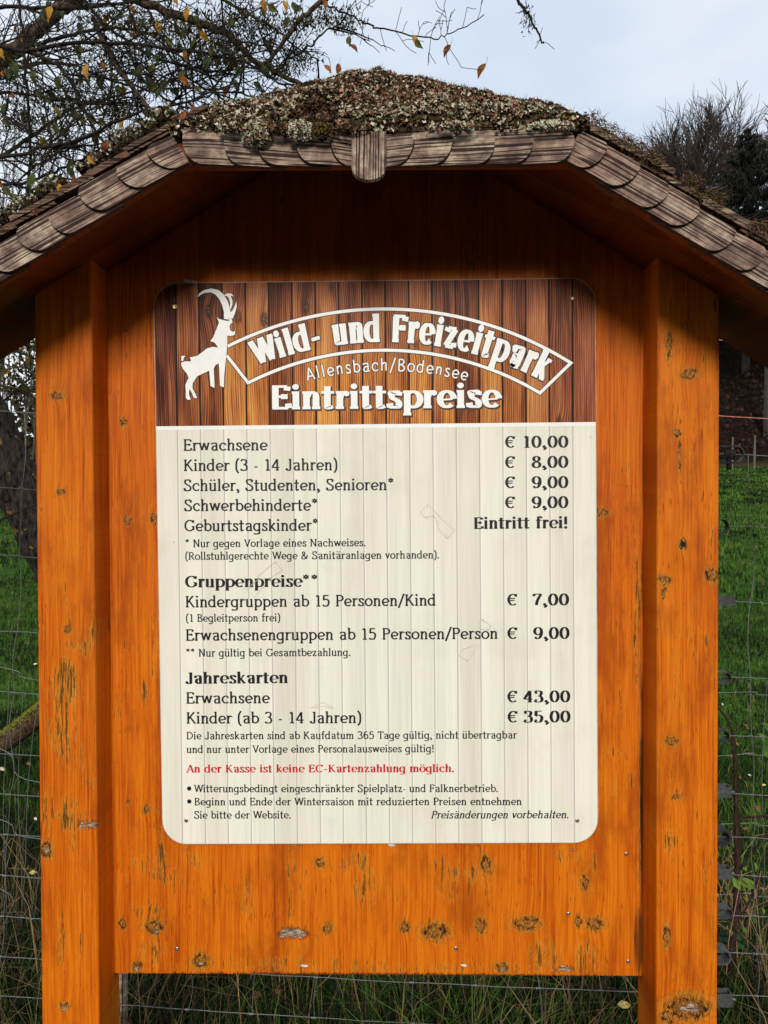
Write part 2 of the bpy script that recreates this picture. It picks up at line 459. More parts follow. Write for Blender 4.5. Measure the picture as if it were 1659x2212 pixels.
def post(px_in_top, px_in_bot, px_out_top, px_out_bot, mat):
    t_in, t_out = P(*px_in_top, YF), P(*px_out_top, YF)
    b_in, b_out = P(*px_in_bot, YF), P(*px_out_bot, YF)
    def ext(a, b, z):       # carry the arris on to height z
        return a + (b - a) * ((z - a.z) / (b.z - a.z))
    zt_in, zt_out = P(0, px_in_top[1], YF).z, P(0, px_out_top[1], YF).z
    q = [ext(b_in, t_in, t_in.z), ext(b_out, t_out, t_out.z), ext(t_out, b_out, -0.15), ext(t_in, b_in, -0.15)]
    mb = MB(); bv = 0.004
    # chamfered section lofted between top and bottom
    def sec(pi, po):
        x0, x1 = (pi.x, po.x) if pi.x < po.x else (po.x, pi.x)
        return x0, x1
    def ringpts(x0, x1, z0, z1):
        def z(x): return z0 + (z1 - z0) * (x - x0) / (x1 - x0)
        pts = [(x0 + bv, YF), (x1 - bv, YF), (x1 - bv * 0.3, YF + bv * 0.3), (x1, YF + bv), (x1, YB - bv), (x1 - bv, YB), (x0 + bv, YB), (x0, YB - bv), (x0, YF + bv), (x0 + bv * 0.3, YF + bv * 0.3)]
        return [(x, y, z(x)) for x, y in pts]
    tl, tr = (q[0], q[1]) if q[0].x < q[1].x else (q[1], q[0])
    bl, br = (q[3], q[2]) if q[3].x < q[2].x else (q[2], q[3])
    rows = []
    steps = 40
    for k in range(steps + 1):
        f = k / steps
        rows.append(ringpts(bl.x + (tl.x - bl.x) * f, br.x + (tr.x - br.x) * f, bl.z + (tl.z - bl.z) * f, br.z + (tr.z - br.z) * f))
    n = 10; vs = [v for r_ in rows for v in r_]; fs = []
    for i in range(steps):
        for k in range(n):
            k2 = (k + 1) % n
            fs.append((i*n+k, i*n+k2, (i+1)*n+k2, (i+1)*n+k))
    fs.append(tuple(reversed(range(n)))); fs.append(tuple(steps * n + k for k in range(n)))
    mb.add(vs, fs)
    return mb.build('post', mat, stand)
pl = post((196.5, 538), (214.5, 2212), (73.0, 612), (90, 2212), M_LPOST)
pr = post((1420.5, 532), (1417.5, 2212), (1555.5, 610), (1550, 2212), M_RPOST)
pl['label'] = 'left post with a long patch of raised weathered grain'
pr['label'] = 'right post with a round bolt hole and a large knot near its foot'

# panel (a solid glued board, 22 mm)
mb = MB()
poly = [P(x, y, YP) for x, y in [(240, 2102), (600, 2104.5), (1000, 2106.5), (1396, 2108), (1396, 553), (1064, 350), (555, 353), (228, 566)]]
mb.prism(poly, (0, 0.022, 0))
panel = mb.build('panel', M_PANEL, stand)

# bolt hole: a flat dark disc paints in the shade of its depth
mb = MB(); c = P(1475.5, 1175.5, YF - 0.0006)
mb.add([(c.x, c.y, c.z)] + [(c.x + 0.0052 * math.cos(t), c.y, c.z + 0.0056 * math.sin(t)) for t in np.linspace(0, 2 * math.pi, 16, endpoint=False)],
       [(0, 1 + i, 1 + (i + 1) % 16) for i in range(16)])
mb.build('bolt_hole', M_DARK, stand)

# small fixings on the panel: screws, staples
M_STEEL = plain('dull_steel', (0.34, 0.31, 0.26), 0.35, 0.4, 900, 0.85, 0.5)
M_BRASS = plain('yellow_zinc_screw', (0.60, 0.45, 0.20), 0.38, 0.45, 900, 0.9, 0.5)
def screw_mesh(r, mat):
    mb = MB(); prof = [(1.0, 0.0), (0.98, 0.45), (0.80, 0.62), (0.45, 0.55), (0.42, 0.1), (0.0, 0.1)]
    n = 14; vs = []; fs = []
    for rr, h in prof:
        for k in range(n):
            an = 2 * math.pi * k / n
            q = rr * (1 if rr > 0.5 or rr == 0 else (1.0 if k % 2 == 0 else 0.66))
            vs.append((q * r * math.cos(an), -h * r * 0.55, q * r * math.sin(an)))
    for i in range(len(prof) - 1):
        for k in range(n):
            fs.append((i*n+k, i*n+(k+1) % n, (i+1)*n+(k+1) % n, (i+1)*n+k))
    mb.add(vs, fs)
    me = bpy.data.meshes.new('screw'); me.from_pydata(mb.v, [], mb.f); me.materials.append(mat); me.update()
    return me
me_s1 = screw_mesh(0.0040, M_STEEL); me_s2 = screw_mesh(0.0050, M_BRASS)
def put(name, me, loc, parent, rot=(0, 0, 0)):
    o = bpy.data.objects.new(name, me); COL.objects.link(o); o.parent = parent
    o.location = Vector(loc) - parent_world(parent); o.rotation_euler = rot
    return o
for (x, y) in [(1353, 1845), (1357, 2077), (382, 2050), (1228, 1974), (985, 2049)]:
    put('screw', me_s1, P(x, y, YP - 0.0006), stand, (0, random.random() * 3, 0))
st = MB(); st.tube([(-0.006, 0.003, 0), (-0.006, -0.0012, 0), (0.006, -0.0012, 0), (0.006, 0.003, 0)], 0.0005, 4)
me_st = bpy.data.meshes.new('staple'); me_st.from_pydata(st.v, [], st.f); me_st.materials.append(M_STEEL)
for (x, y, a_) in [(366, 1870, 0), (738, 1872, 0), (1049, 1870, 0.03), (648, 1826, 0.02), (1030, 1826, 0), (745, 1868, 1.4), (400, 1835, 0.02), (1240, 1838, 0.0), (866, 2099, 0.05), (1236, 1833, 0), (793, 601.5, 0)]:
    put('staple', me_st, P(x, y, YP - 0.0004), stand, (0, a_, 0))
# shreds of paper still under their staples
mb = MB()
M_PAPER = plain('bleached_paper_scrap', (0.62, 0.58, 0.52), 0.9)
for (x, y, w, h) in [(846, 1825.5, 8, 3), (405, 607, 10, 4), (418, 609, 8, 3), (1002, 2085, 7, 3), (657, 2086, 9, 3)]:
    pts = [P(x + dx, y + dy, YP - 0.0008) for dx, dy in [(-w, -h*.4), (-w*.3, -h), (w*.7, -h*.5), (w, h*.3), (w*.2, h), (-w*.6, h*.5)]]
    mb.prism(pts, (0, -0.0006, 0))
ps = mb.build('paper_scrap', M_PAPER, stand); ps['kind'] = 'stuff'

# ------------------------------------------------------------------ ROOF
roof = empty('roof', (0, 0, 0)); roof.parent = stand; roof.location = (0, 0, 0)
roof_org = parent_world(roof)
YR = -0.250                      # face of the barge boards
# under side of the roof: from the front edge back to the panel and on to the back edge
fb = [(-430, 889), (0, 611), (386, 361), (1237, 357), (1659, 638), (2080, 905)]       # lower front edge
bp = [(-430, 965), (0, 706), (555, 370), (1064, 362), (1659, 716), (2080, 965)]       # where it meets the panel plane
mb = MB()
v = [P(x, y, YR + 0.022) for x, y in fb] + [P(x, y, YP - 0.001) for x, y in bp]
off = Vector((0, 0.036, 0))
def back_of(i):
    return v[6 + i] + off + Vector((0, 0, 0.004))
v += [back_of(i) for i in range(6)]
fs = [(i, i + 1, i + 7, i + 6) for i in range(5)] + [(i + 6, i + 7, i + 13, i + 12) for i in range(5)]
mb.add(v, fs)
mb.add([(p[0], p[1], p[2] + 0.016) for p in v], [tuple(reversed(f)) for f in fs])
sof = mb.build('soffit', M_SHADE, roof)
# rafters at the back of each wing and inner edge battens along panel
def slab(pxs, Y0, Y1, name, mat):
    mb = MB(); poly = [P(x, y, Y0) for x, y in pxs]
    mb.prism(poly, (0, Y1 - Y0, 0)); return mb.build(name, mat, roof)
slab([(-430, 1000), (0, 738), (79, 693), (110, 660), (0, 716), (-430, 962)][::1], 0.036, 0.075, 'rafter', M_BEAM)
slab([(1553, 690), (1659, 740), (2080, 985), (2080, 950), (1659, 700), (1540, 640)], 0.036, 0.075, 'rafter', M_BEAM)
# barge boards behind the shingle facing
def band(top, bot, Y0, Y1, name, mat):
    return slab(top + bot[::-1], Y0, Y1, name, mat)
ft = [(-430, 812), (0, 530), (376, 296), (1250, 289), (1659, 560), (2080, 830)]
fbb = [(-430, 884), (0, 606), (388, 356), (1235, 352), (1659, 633), (2080, 900)]
for i in range(5):
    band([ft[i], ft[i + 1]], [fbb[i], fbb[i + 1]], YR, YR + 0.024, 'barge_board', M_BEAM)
# closed back gable so that no daylight falls in from behind
gb = [P(x, y, 0.045) for x, y in [(-430, 930), (240, 520), (555, 330), (1064, 322), (1380, 520), (2080, 930)]]
ridge_b = P(805, 182, 0.045)
mb = MB(); mb.prism([gb[0], gb[1], gb[2], gb[3], gb[4], gb[5], Vector((ridge_b.x, 0.045, ridge_b.z - 0.01))], (0, 0.018, 0))
mb.build('gable_board', M_BEAM, roof)

# facing shingles (round-ended, overlapping, the rounded end points away from the middle)
def shingle_mesh(Ls, H, rb, rt, th, wob, up=False):
    """local X along length, rounded end at +X, front face at -Y"""
    pts = [(0, 0)]
    nb = 9
    for k in range(nb + 1):
        a_ = -math.pi / 2 + (math.pi / 2) * k / nb
        pts.append((Ls - rb + rb * math.cos(a_) , rb * 1.25 + rb * 1.25 * math.sin(a_)))
    for k in range(6):
        a_ = (math.pi / 2) * k / 5
        pts.append((Ls - rt + rt * math.cos(a_), H - rt * 1.3 + rt * 1.3 * math.sin(a_)))
    pts.append((0, H))
    mb = MB()
    mb.prism([(x, 0, z) for x, z in pts], (0, th, 0))
    nt_ = len(mb.f) - len(pts)
    mb.m = [0] * nt_ + [1] * len(pts)
    return mb
def facing(px_edges, A, B, h_px, sgn, dY=0.0, lift=None):
    """px_edges: positions of rounded lower corners along the lower edge line A-B, outermost last"""
    pass
def place_shingle(p_end, p_in, hgt, rb, rt, th, tilt, sgn, mat, Yf, over=0.0):
    """p_end: px of rounded end at lower edge; p_in: px of the inner hidden end; both on plane Yf"""
    a_ = P(p_in[0], p_in[1], Yf); b_ = P(p_end[0], p_end[1], Yf)
    d = b_ - a_; Ls = d.length
    mb = shingle_mesh(Ls, hgt, rb, rt, th, 0)
    me = bpy.data.meshes.new('shingle')
    me.from_pydata([tuple(q) for q in mb.v], [], mb.f); me.materials.append(mat); me.materials.append(M_ENDG); me.polygons.foreach_set('material_index', mb.m); me.update()
    o = bpy.data.objects.new('shingle', me); COL.objects.link(o); o.parent = roof
    X = d.normalized(); Z = Vector((-X.z, 0, X.x)) if X.x > 0 else Vector((X.z, 0, -X.x))
    Y = Z.cross(X)
    M = Matrix((X, Y, Z)).transposed().to_4x4()
    if Y.y < 0:      # mirrored: turn it about and let the thickness run backwards
        for q in me.vertices: q.co.y = -q.co.y
    rotz = Matrix.Rotation(-tilt if Y.y > 0 else tilt, 4, 'Z')
    o.matrix_local = Matrix.Translation(a_ - roof_org) @ M @ rotz
    return o
def lerp(a, b, t): return (a[0] + (b[0] - a[0]) * t, a[1] + (b[1] - a[1]) * t)
rs = random.Random(3)
def run(ends, line_a, line_b, hpx, out_y=YR):
    """ends: x pixels of the rounded ends in order from the middle outward"""
    q = (out_y - CAM_LOC.y) / FPX
    def on(x): return lerp(line_a, line_b, (x - line_a[0]) / (line_b[0] - line_a[0]))
    sg = 1 if line_b[0] > line_a[0] else -1
    for i, x in enumerate(ends):
        stepx = abs(x - (ends[i - 1] if i else x - sg * 70))
        inner = x - sg * stepx * 1.9
        if sg > 0: inner = max(inner, line_a[0] - 6)
        else: inner = min(inner, line_a[0] + 6)
        cosl = math.hypot(line_b[0] - line_a[0], line_b[1] - line_a[1]) / abs(line_b[0] - line_a[0])
        length = abs(x - inner) * cosl * q
        H = (hpx + rs.uniform(-2, 3)) * q
        lo = rs.uniform(-2.6, 2.6); tw_ = rs.uniform(-1.6, 1.6)
        pe = on(x); pi = on(inner)
        rb = H * rs.uniform(0.50, 0.66); rt = H * rs.uniform(0.14, 0.3)
        place_shingle((pe[0], pe[1] + lo), (pi[0], pi[1] + lo + tw_), H, rb, rt, 0.0095, math.atan2(0.014, length), 1, M_WW, out_y - 0.011)
# left flat half: ends point to the left; the right one of each pair lies on top
run([714, 640, 556, 486, 398], (765, 360.5), (385, 362), 67)
run([895, 978, 1067, 1150, 1238], (828, 359), (1238, 357.5), 68)
run([350, 285, 206, 138, 71, 5, -62, -130, -200, -272, -345, -415], (402, 351), (-430, 889), 66)
run([1276, 1344, 1409, 1475, 1551, 1615, 1682, 1750, 1820, 1890, 1960, 2035], (1222, 347), (2080, 910), 68)
# the upright shingle in the middle
a_ = P(759.5, 292, YR - 0.030); b_ = P(834, 292, YR - 0.030); W = (b_ - a_).length
zb = P(797, 388, YR - 0.030).z
mb = MB(); pts = [(a_.x, a_.z + 0.006), (a_.x, zb + W * 0.36)]
for k in range(13):
    an = math.pi + math.pi * k / 12
    pts.append((a_.x + W / 2 + W / 2 * math.cos(an) * 0.99, zb + W * 0.34 + W * 0.34 * math.sin(an)))
pts += [(b_.x, zb + W * 0.36), (b_.x, b_.z + 0.006)]
mb.prism([(x, YR - 0.030, z) for x, z in pts], (0, 0.012, 0))
mid = mb.build('shingle', M_WW2, roof, origin=(a_.x, YR - 0.03, zb))
mid['label'] = 'upright round-ended shingle nailed over the middle of the facing'

# roof planes: solid deck under the shingles
cL = P(383, 290, YR - 0.004); cR = P(1250, 286, YR - 0.004)
dY = 0.215
ridge = Vector(((cL.x + cR.x) / 2 - 0.004, YR + dY, P(803, 190, YR + dY).z))
eL = P(-430, 806, YR - 0.004); eR = P(2080, 826, YR - 0.004)
YBK = 0.085
ridge2 = Vector((ridge.x, YBK, ridge.z))
eL2 = Vector((eL.x, YBK, eL.z)); eR2 = Vector((eR.x, YBK, eR.z))
cL2 = Vector((cL.x, YBK, cL.z)); cR2 = Vector((cR.x, YBK, cR.z))
mb = MB()
D0 = Vector((0, 0, -0.012))
vv = [cL, cR, ridge, ridge2, eL, eR, eL2, eR2]
mb.add(vv + [q + D0 for q in vv], [(0, 1, 2), (4, 0, 2, 3, 6), (1, 5, 7, 3, 2), (10, 9, 8), (14, 11, 10, 8, 12), (10, 11, 15, 13, 9)])
mb.build('roof_deck', M_BEAM, roof)

# shingles lying on the roof: courses on both slopes, and on the hip
def lay_shingle(p0, along, across, nrm, Ls, Wd, th, lift, mat=M_WB):
    """p0: lower left corner at the deck; along: up the slope"""
    lo = p0 + nrm * lift; hi = p0 + along * Ls + nrm * 0.003
    mb = MB(); e = 0.004
    pts = [lo, lo + across * Wd, hi + across * Wd, hi]
    n_ = nrm * th
    mb.add([q for q in pts] + [q + n_ for q in pts], [(3,2,1,0),(4,5,6,7),(0,1,5,4),(1,2,6,5),(2,3,7,6),(3,0,4,7)])
    me_o = mb.build('shingle', mat, roof, origin=p0)
    return me_o
for sgn, c_, e_ in ((-1, cL, eL), (1, cR, eR)):
    up = (c_ - e_).normalized(); total = (Vector((ridge.x, c_.y, ridge.z)) - e_).length
    acr = Vector((0, 1, 0)); nrm = up.cross(acr) if sgn < 0 else acr.cross(up)
    if nrm.z < 0: nrm = -nrm
    reach = (c_ - e_).length
    d = 0.0; k = 0
    while d < total - 0.06:
        y = YR - 0.014 - rs.uniform(0, 0.010)
        if d > reach - 0.05:       # above the hip corner the hip line cuts the course
            y = YR + dY * (d - reach + 0.175) / (total - reach)
        first = True
        while y < YBK:
            wd = rs.uniform(0.07, 0.11)
            wd = min(wd, YBK + 0.01 - y)
            if wd > 0.02:
                hi_ = d > reach - 0.05
                up_ = (Vector((ridge.x, c_.y, ridge.z)) - c_).normalized() if hi_ else up
                p0 = (c_ + up_ * (d - reach)) if hi_ else e_ + up * (d + rs.uniform(-0.006, 0.006)); p0.y = y
                lay_shingle(p0, up_, acr, nrm, max(0.03, min(0.155, total - d - 0.01)), wd - 0.003, rs.uniform(0.007, 0.010) if d < reach - 0.05 else 0.005, (0.013 + rs.uniform(0, 0.004)) if d < reach - 0.05 else 0.004)
            y += wd
        d += 0.074; k += 1
# hip courses
hup = (ridge - (cL + cR) / 2).normalized(); hac = Vector((1, 0, 0)); hn = hac.cross(hup).normalized()
if hn.z < 0: hn = -hn
Lh = (ridge - (cL + cR) / 2).length
d = -0.012
while d < Lh - 0.03:
    f = max(0, d / Lh)
    x = cL.x + (ridge.x - cL.x) * f; x1 = cR.x + (ridge.x - cR.x) * f
    while x < x1 - 0.01:
        wd = min(rs.uniform(0.06, 0.10), x1 - x)
        p0 = (cL + cR) / 2 + hup * d; p0.x = x
        Ls_ = min(0.15, Lh - d - 0.004); f2 = max(0, (d + Ls_) / Lh)
        xa, xb = cL.x + (ridge.x - cL.x) * f2, cR.x + (ridge.x - cR.x) * f2
        t0 = p0 + hup * Ls_ + hn * 0.003; tl_ = Vector((min(max(x, xa), xb), t0.y, t0.z)); tr_ = Vector((min(max(x + wd - 0.003, xa), xb), t0.y, t0.z))
        b0 = p0 + hn * (0.004 + rs.uniform(0, 0.003)); b1 = b0 + hac * (wd - 0.003); n_ = hn * 0.007
        mb = MB(); q4 = [b0, b1, tr_, tl_]
        mb.add(q4 + [q + n_ for q in q4], [(3,2,1,0),(4,5,6,7),(0,1,5,4),(1,2,6,5),(2,3,7,6),(3,0,4,7)])
        mb.build('shingle', M_WB, roof, origin=p0)
        x += wd
    d += 0.068

# ================================================================== MOSS AND LICHEN on the roof
lichen_cols = [(0.50,0.46,0.34),(0.36,0.36,0.23),(0.40,0.22,0.150),(0.19,0.100,0.066),(0.11,0.090,0.020),(0.19,0.10,0.022),(0.045,0.026,0.016),(0.012,0.009,0.007),(0.58,0.53,0.42)]
M_LICH = [plain('lichen_tone', c_, 0.95, 0.3, 400, 0, 0.1) for c_ in lichen_cols]
M_SUB = N('moss_bed'); _p = M_SUB.pos(); _f = M_SUB.noise(_p, 160, 4, 0.8)
M_SUB.bump(_f, 0.9, 0.01)
M_SUBM = M_SUB.done(M_SUB.ramp(_f, [(0.35, (0.012, 0.009, 0.005)), (0.52, (0.055, 0.042, 0.018)), (0.66, (0.15, 0.11, 0.06))]), 1.0, 0, 0.05)

from mathutils import noise as mn
def hip_point(u, v, extra=0.0):
    """u -1..1 across, v 0..1 up"""
    base = cL.lerp(cR, (u + 1) / 2)
    q = base.lerp(ridge, v)
    # rounded, not a sharp triangle: the moss fills out over the hip lines
    bulge = 0.023 + 0.020 * math.sin(math.pi * min(1, v * 1.1)) * (1 - u * u * 0.7)
    nz = mn.noise(Vector((u * 4.1, v * 3, 1.7))) * 0.012 + mn.noise(Vector((u * 14, v * 7, 4.7))) * 0.008
    return q + hn * (bulge * (0.86 + 0.14 * min(1, (1 - abs(u)) * 5)) + nz + extra)
mb = MB(); NU, NV = 70, 22
vs = [hip_point(-1.0 + 2.0 * i / NU, -0.03 + 1.05 * j / NV) for j in range(NV + 1) for i in range(NU + 1)]
fs = [(j*(NU+1)+i, j*(NU+1)+i+1, (j+1)*(NU+1)+i+1, (j+1)*(NU+1)+i) for j in range(NV) for i in range(NU)]
mb.add(vs, fs)
# skirt to the deck along the front edge
sk = [hip_point(-1.0 + 2.0 * i / NU, -0.03) for i in range(NU + 1)]
mb.add(sk + [q + Vector((0, 0.03, -0.026)) for q in sk], [(i, i + 1, NU + 2 + i, NU + 1 + i) for i in range(NU)])
bed = mb.build('moss_bed', M_SUBM, None, smooth=True)
bed['kind'] = 'stuff'
tag(bed, 'dark cushion of moss covering the hipped front of the roof', 'moss')

seeds = []      # (point, normal, size factor, set of colours)
PAL_L = [0,0,1,1,2,3,3,6,7,8,4,7,6,5,7]; PAL_M = [4,5,6,7,3,6,4,7,6]; PAL_X = [0,1,2,2,3,3,5,6,7,4,6,7,7,3,8]
r5 = random.Random(11)
for i in range(24000):
    v_ = r5.random() ** 1.25; u_ = r5.uniform(-1.02, 1.02)
    q = hip_point(u_, v_ * 1.02, 0.001)
    zone = mn.noise(Vector((u_ * 3.2 + 9, v_ * 2.2, 0.3)))
    if v_ < 0.16: pal = PAL_L if zone > -0.22 else PAL_M
    elif abs(u_ + 0.02) < 0.28 and v_ < 0.8 and zone > -0.1: pal = PAL_M + PAL_X
    else: pal = PAL_X if zone > -0.25 else PAL_M + PAL_X
    if u_ < -0.45: pal = PAL_L + [7, 6]
    seeds.append((q, hn, r5.choice((r5.uniform(0.5, 1.1), r5.uniform(0.9, 1.9))), pal))
# ridge crest behind the hip, and the fringe that hangs over the front edge
for i in range(1500):
    u_ = r5.uniform(-1, 1)
    q = hip_point(u_, -0.03, 0.0) + Vector((0, r5.uniform(-0.003, 0.012), -r5.random() ** 2 * 0.016))
    seeds.append((q, Vector((0, -0.9, -0.1)), r5.uniform(0.7, 1.3), PAL_L if r5.random() < 0.6 else PAL_M))
for sg_, cc_ in ((-1, cL), (1, cR)):
    nr_ = Vector((sg_ * 0.55, 0, 0.83)).normalized()
    for i in range(2600):
        t_ = r5.random(); q = cc_.lerp(ridge, t_) + Vector((0, r5.uniform(-.006, .07), 0)) + nr_ * r5.uniform(.010, .022 + .008 * mn.noise(Vector((t_ * 9, sg_ * 3, 1))))
        seeds.append((q, nr_, r5.uniform(.6, 1.4), PAL_X))
# lumps hanging down over the facing
for (px, py, w, h, n_, pal) in [(556, 290, 34, 26, 420, PAL_L + [4, 5]), (650, 288, 30, 24, 300, [1, 8, 0, 4, 6]), (696, 287, 26, 18, 260, [6, 7, 4, 5]), (600, 284, 30, 14, 200, PAL_M), (500, 280, 28, 12, 150, PAL_L),
                                (760, 282, 40, 12, 160, PAL_M), (980, 280, 60, 10, 200, PAL_L), (1190, 277, 50, 10, 180, [1, 8, 4, 0])]:
    c0 = P(px, py, YR - 0.028); q_ = (c0.y - CAM_LOC.y) / FPX
    for i in range(n_):
        a1 = r5.uniform(0, 2 * math.pi); rr = math.sqrt(r5.random())
        dx = rr * math.cos(a1) * w * q_; dz = rr * math.sin(a1) * h * q_
        dy = -math.sqrt(max(0, 1 - rr * rr)) * 0.018
        seeds.append((c0 + Vector((dx, dy, dz)), Vector((dx * 20, -1, dz * 20)).normalized(), r5.uniform(0.6, 1.1), pal))
# verge growth on both slopes: pale lichen on the left, stringy moss on the right
def slope_pt(c_, e_, t, y, lift):
    q = e_.lerp(c_, t); nrm_ = Vector((-(c_ - e_).z * (1 if c_.x > e_.x else -1), 0, abs((c_ - e_).x))).normalized()
    if nrm_.z < 0: nrm_ = -nrm_
    return Vector((q.x, y, q.z)) + nrm_ * lift, nrm_
for i in range(6500):
    t = 0.36 + 0.66 * r5.random()
    cl = mn.noise(Vector((t * 14, 3.1, 0)))
    if cl < -0.28: continue
    q, nrm_ = slope_pt(cL, eL, t, YR + r5.uniform(-0.018, 0.06), 0.028 + max(0, cl + .15) * r5.random() * 0.030 + 0.012 * r5.random())
    seeds.append((q, nrm_, r5.uniform(0.8, 1.5), [0, 0, 8, 1, 1, 0, 3, 6, 5, 4, 7] if cl > -.1 else PAL_M + [0, 0, 1]))
for i in range(3600):
    t = 0.36 + 0.66 * r5.random()
    cl = mn.noise(Vector((t * 12, 7.1, 0)))
    if cl < -0.3: continue
    q, nrm_ = slope_pt(cR, eR, t, YR + r5.uniform(-0.016, 0.10), 0.019 + max(0, cl) * r5.random() * 0.016 + 0.008 * r5.random())
    seeds.append((q, nrm_, r5.uniform(0.5, 1.0), [4, 6, 5, 3, 3, 6, 1, 6, 7, 2, 7]))
Vv = []; Ff = []; Mi = []
for (q, n0, sz, pal) in seeds:
    mi_ = r5.choice(pal)
    n0 = (n0 + Vector((r5.gauss(0, .45), r5.gauss(0, .45), r5.gauss(0, .45)))).normalized()
    t1 = n0.orthogonal().normalized(); t2 = n0.cross(t1)
    r0 = 0.0033 * sz * (0.75 if mi_ in (4, 5, 7) else 1.0)
    o_ = len(Vv); k = r5.choice((6, 7, 8)); ph = r5.random() * 6
    Vv.append(tuple(q + n0 * (r0 * r5.uniform(-0.2, 0.4))))
    for j in range(k):
        an = ph + 2 * math.pi * j / k; rr = r0 * (r5.uniform(0.9, 1.35) if j % 2 else r5.uniform(0.45, 0.8))
        Vv.append(tuple(q + (t1 * math.cos(an) + t2 * math.sin(an)) * rr + n0 * (r0 * r5.uniform(-0.1, 0.9))))
    for j in range(k):
        Ff.append((o_, o_ + 1 + j, o_ + 1 + (j + 1) % k)); Mi.append(mi_)
# moss strands
def strand(q, dirv, Ln, w, mi_):
    sd_ = dirv.cross(Vector((r5.gauss(0,1), r5.gauss(0,1), r5.gauss(0,1)))).normalized() * w
    o_ = len(Vv); bend = Vector((r5.gauss(0, .4), r5.gauss(0, .4), r5.gauss(0, .3))) * Ln * 0.5
    mid_ = q + dirv * Ln * 0.5 + bend * 0.3
    Vv.extend([tuple(q - sd_), tuple(q + sd_), tuple(mid_ + sd_ * .8), tuple(mid_ - sd_ * .8), tuple(q + dirv * Ln + bend)])
    Ff.extend([(o_, o_+1, o_+2), (o_, o_+2, o_+3), (o_+3, o_+2, o_+4)]); Mi.extend([mi_] * 3)
for i in range(9000):
    v_ = r5.random(); u_ = r5.uniform(-1, 1)
    if v_ > 0.75: u_ = r5.uniform(-1, 1)
    if mn.noise(Vector((u_ * 5 + 2, v_ * 3, 5.3))) < -0.12 and v_ < 0.85: continue
    q = hip_point(u_, v_ * 1.03, -0.001)
    d_ = (hn + Vector((r5.gauss(0, .55), r5.gauss(0, .5), r5.gauss(0, .45)))).normalized()
    strand(q, d_, r5.uniform(0.006, 0.015), 0.0005, r5.choice([4, 5, 6, 6, 3, 7, 4]))
for i in range(3000):
    t = 0.36 + 0.64 * r5.random(); cl = mn.noise(Vector((t * 12, 7.1, 0)))
    if cl < -0.15: continue
    q, nrm_ = slope_pt(cR, eR, t, YR - 0.022 + r5.uniform(-0.004, 0.014), 0.020 + r5.uniform(-0.010, 0.014))
    strand(q, (Vector((r5.gauss(0.2, .5), r5.gauss(-.5, .3), r5.gauss(-0.5, .5)))).normalized(), r5.uniform(0.008, 0.020), 0.0006, r5.choice([4, 5, 6, 3, 3, 6]))
lo_ = np_mesh('roof_lichen', Vv, Ff, M_LICH, Mi)
tag(lo_, 'crumpled grey, pink and brown lichen with moss strands covering the shingle roof', 'lichen', kind='stuff')

# ================================================================== LETTERING (own stroke-built serif face)
def cr_spline(pts, n=6):
    out = []
    P_ = [pts[0]] + list(pts) + [pts[-1]]
    for i in range(1, len(P_) - 2):
        p0, p1, p2, p3 = P_[i-1], P_[i], P_[i+1], P_[i+2]
        for k in range(n):
            t = k / n
            out.append(tuple(0.5 * ((2*p1[j]) + (-p0[j]+p2[j])*t + (2*p0[j]-5*p1[j]+4*p2[j]-p3[j])*t*t + (-p0[j]+3*p1[j]-3*p2[j]+p3[j])*t**3) for j in (0, 1)))
    out.append(tuple(pts[-1]))
    return out
def arc(cx, cy, rx, ry, a0, a1, n=None):
    n = n or max(5, int(abs(a1 - a0) / 15))
    return [(cx + rx * math.cos(R(a0 + (a1 - a0) * k / n)), cy + ry * math.sin(R(a0 + (a1 - a0) * k / n))) for k in range(n + 1)]

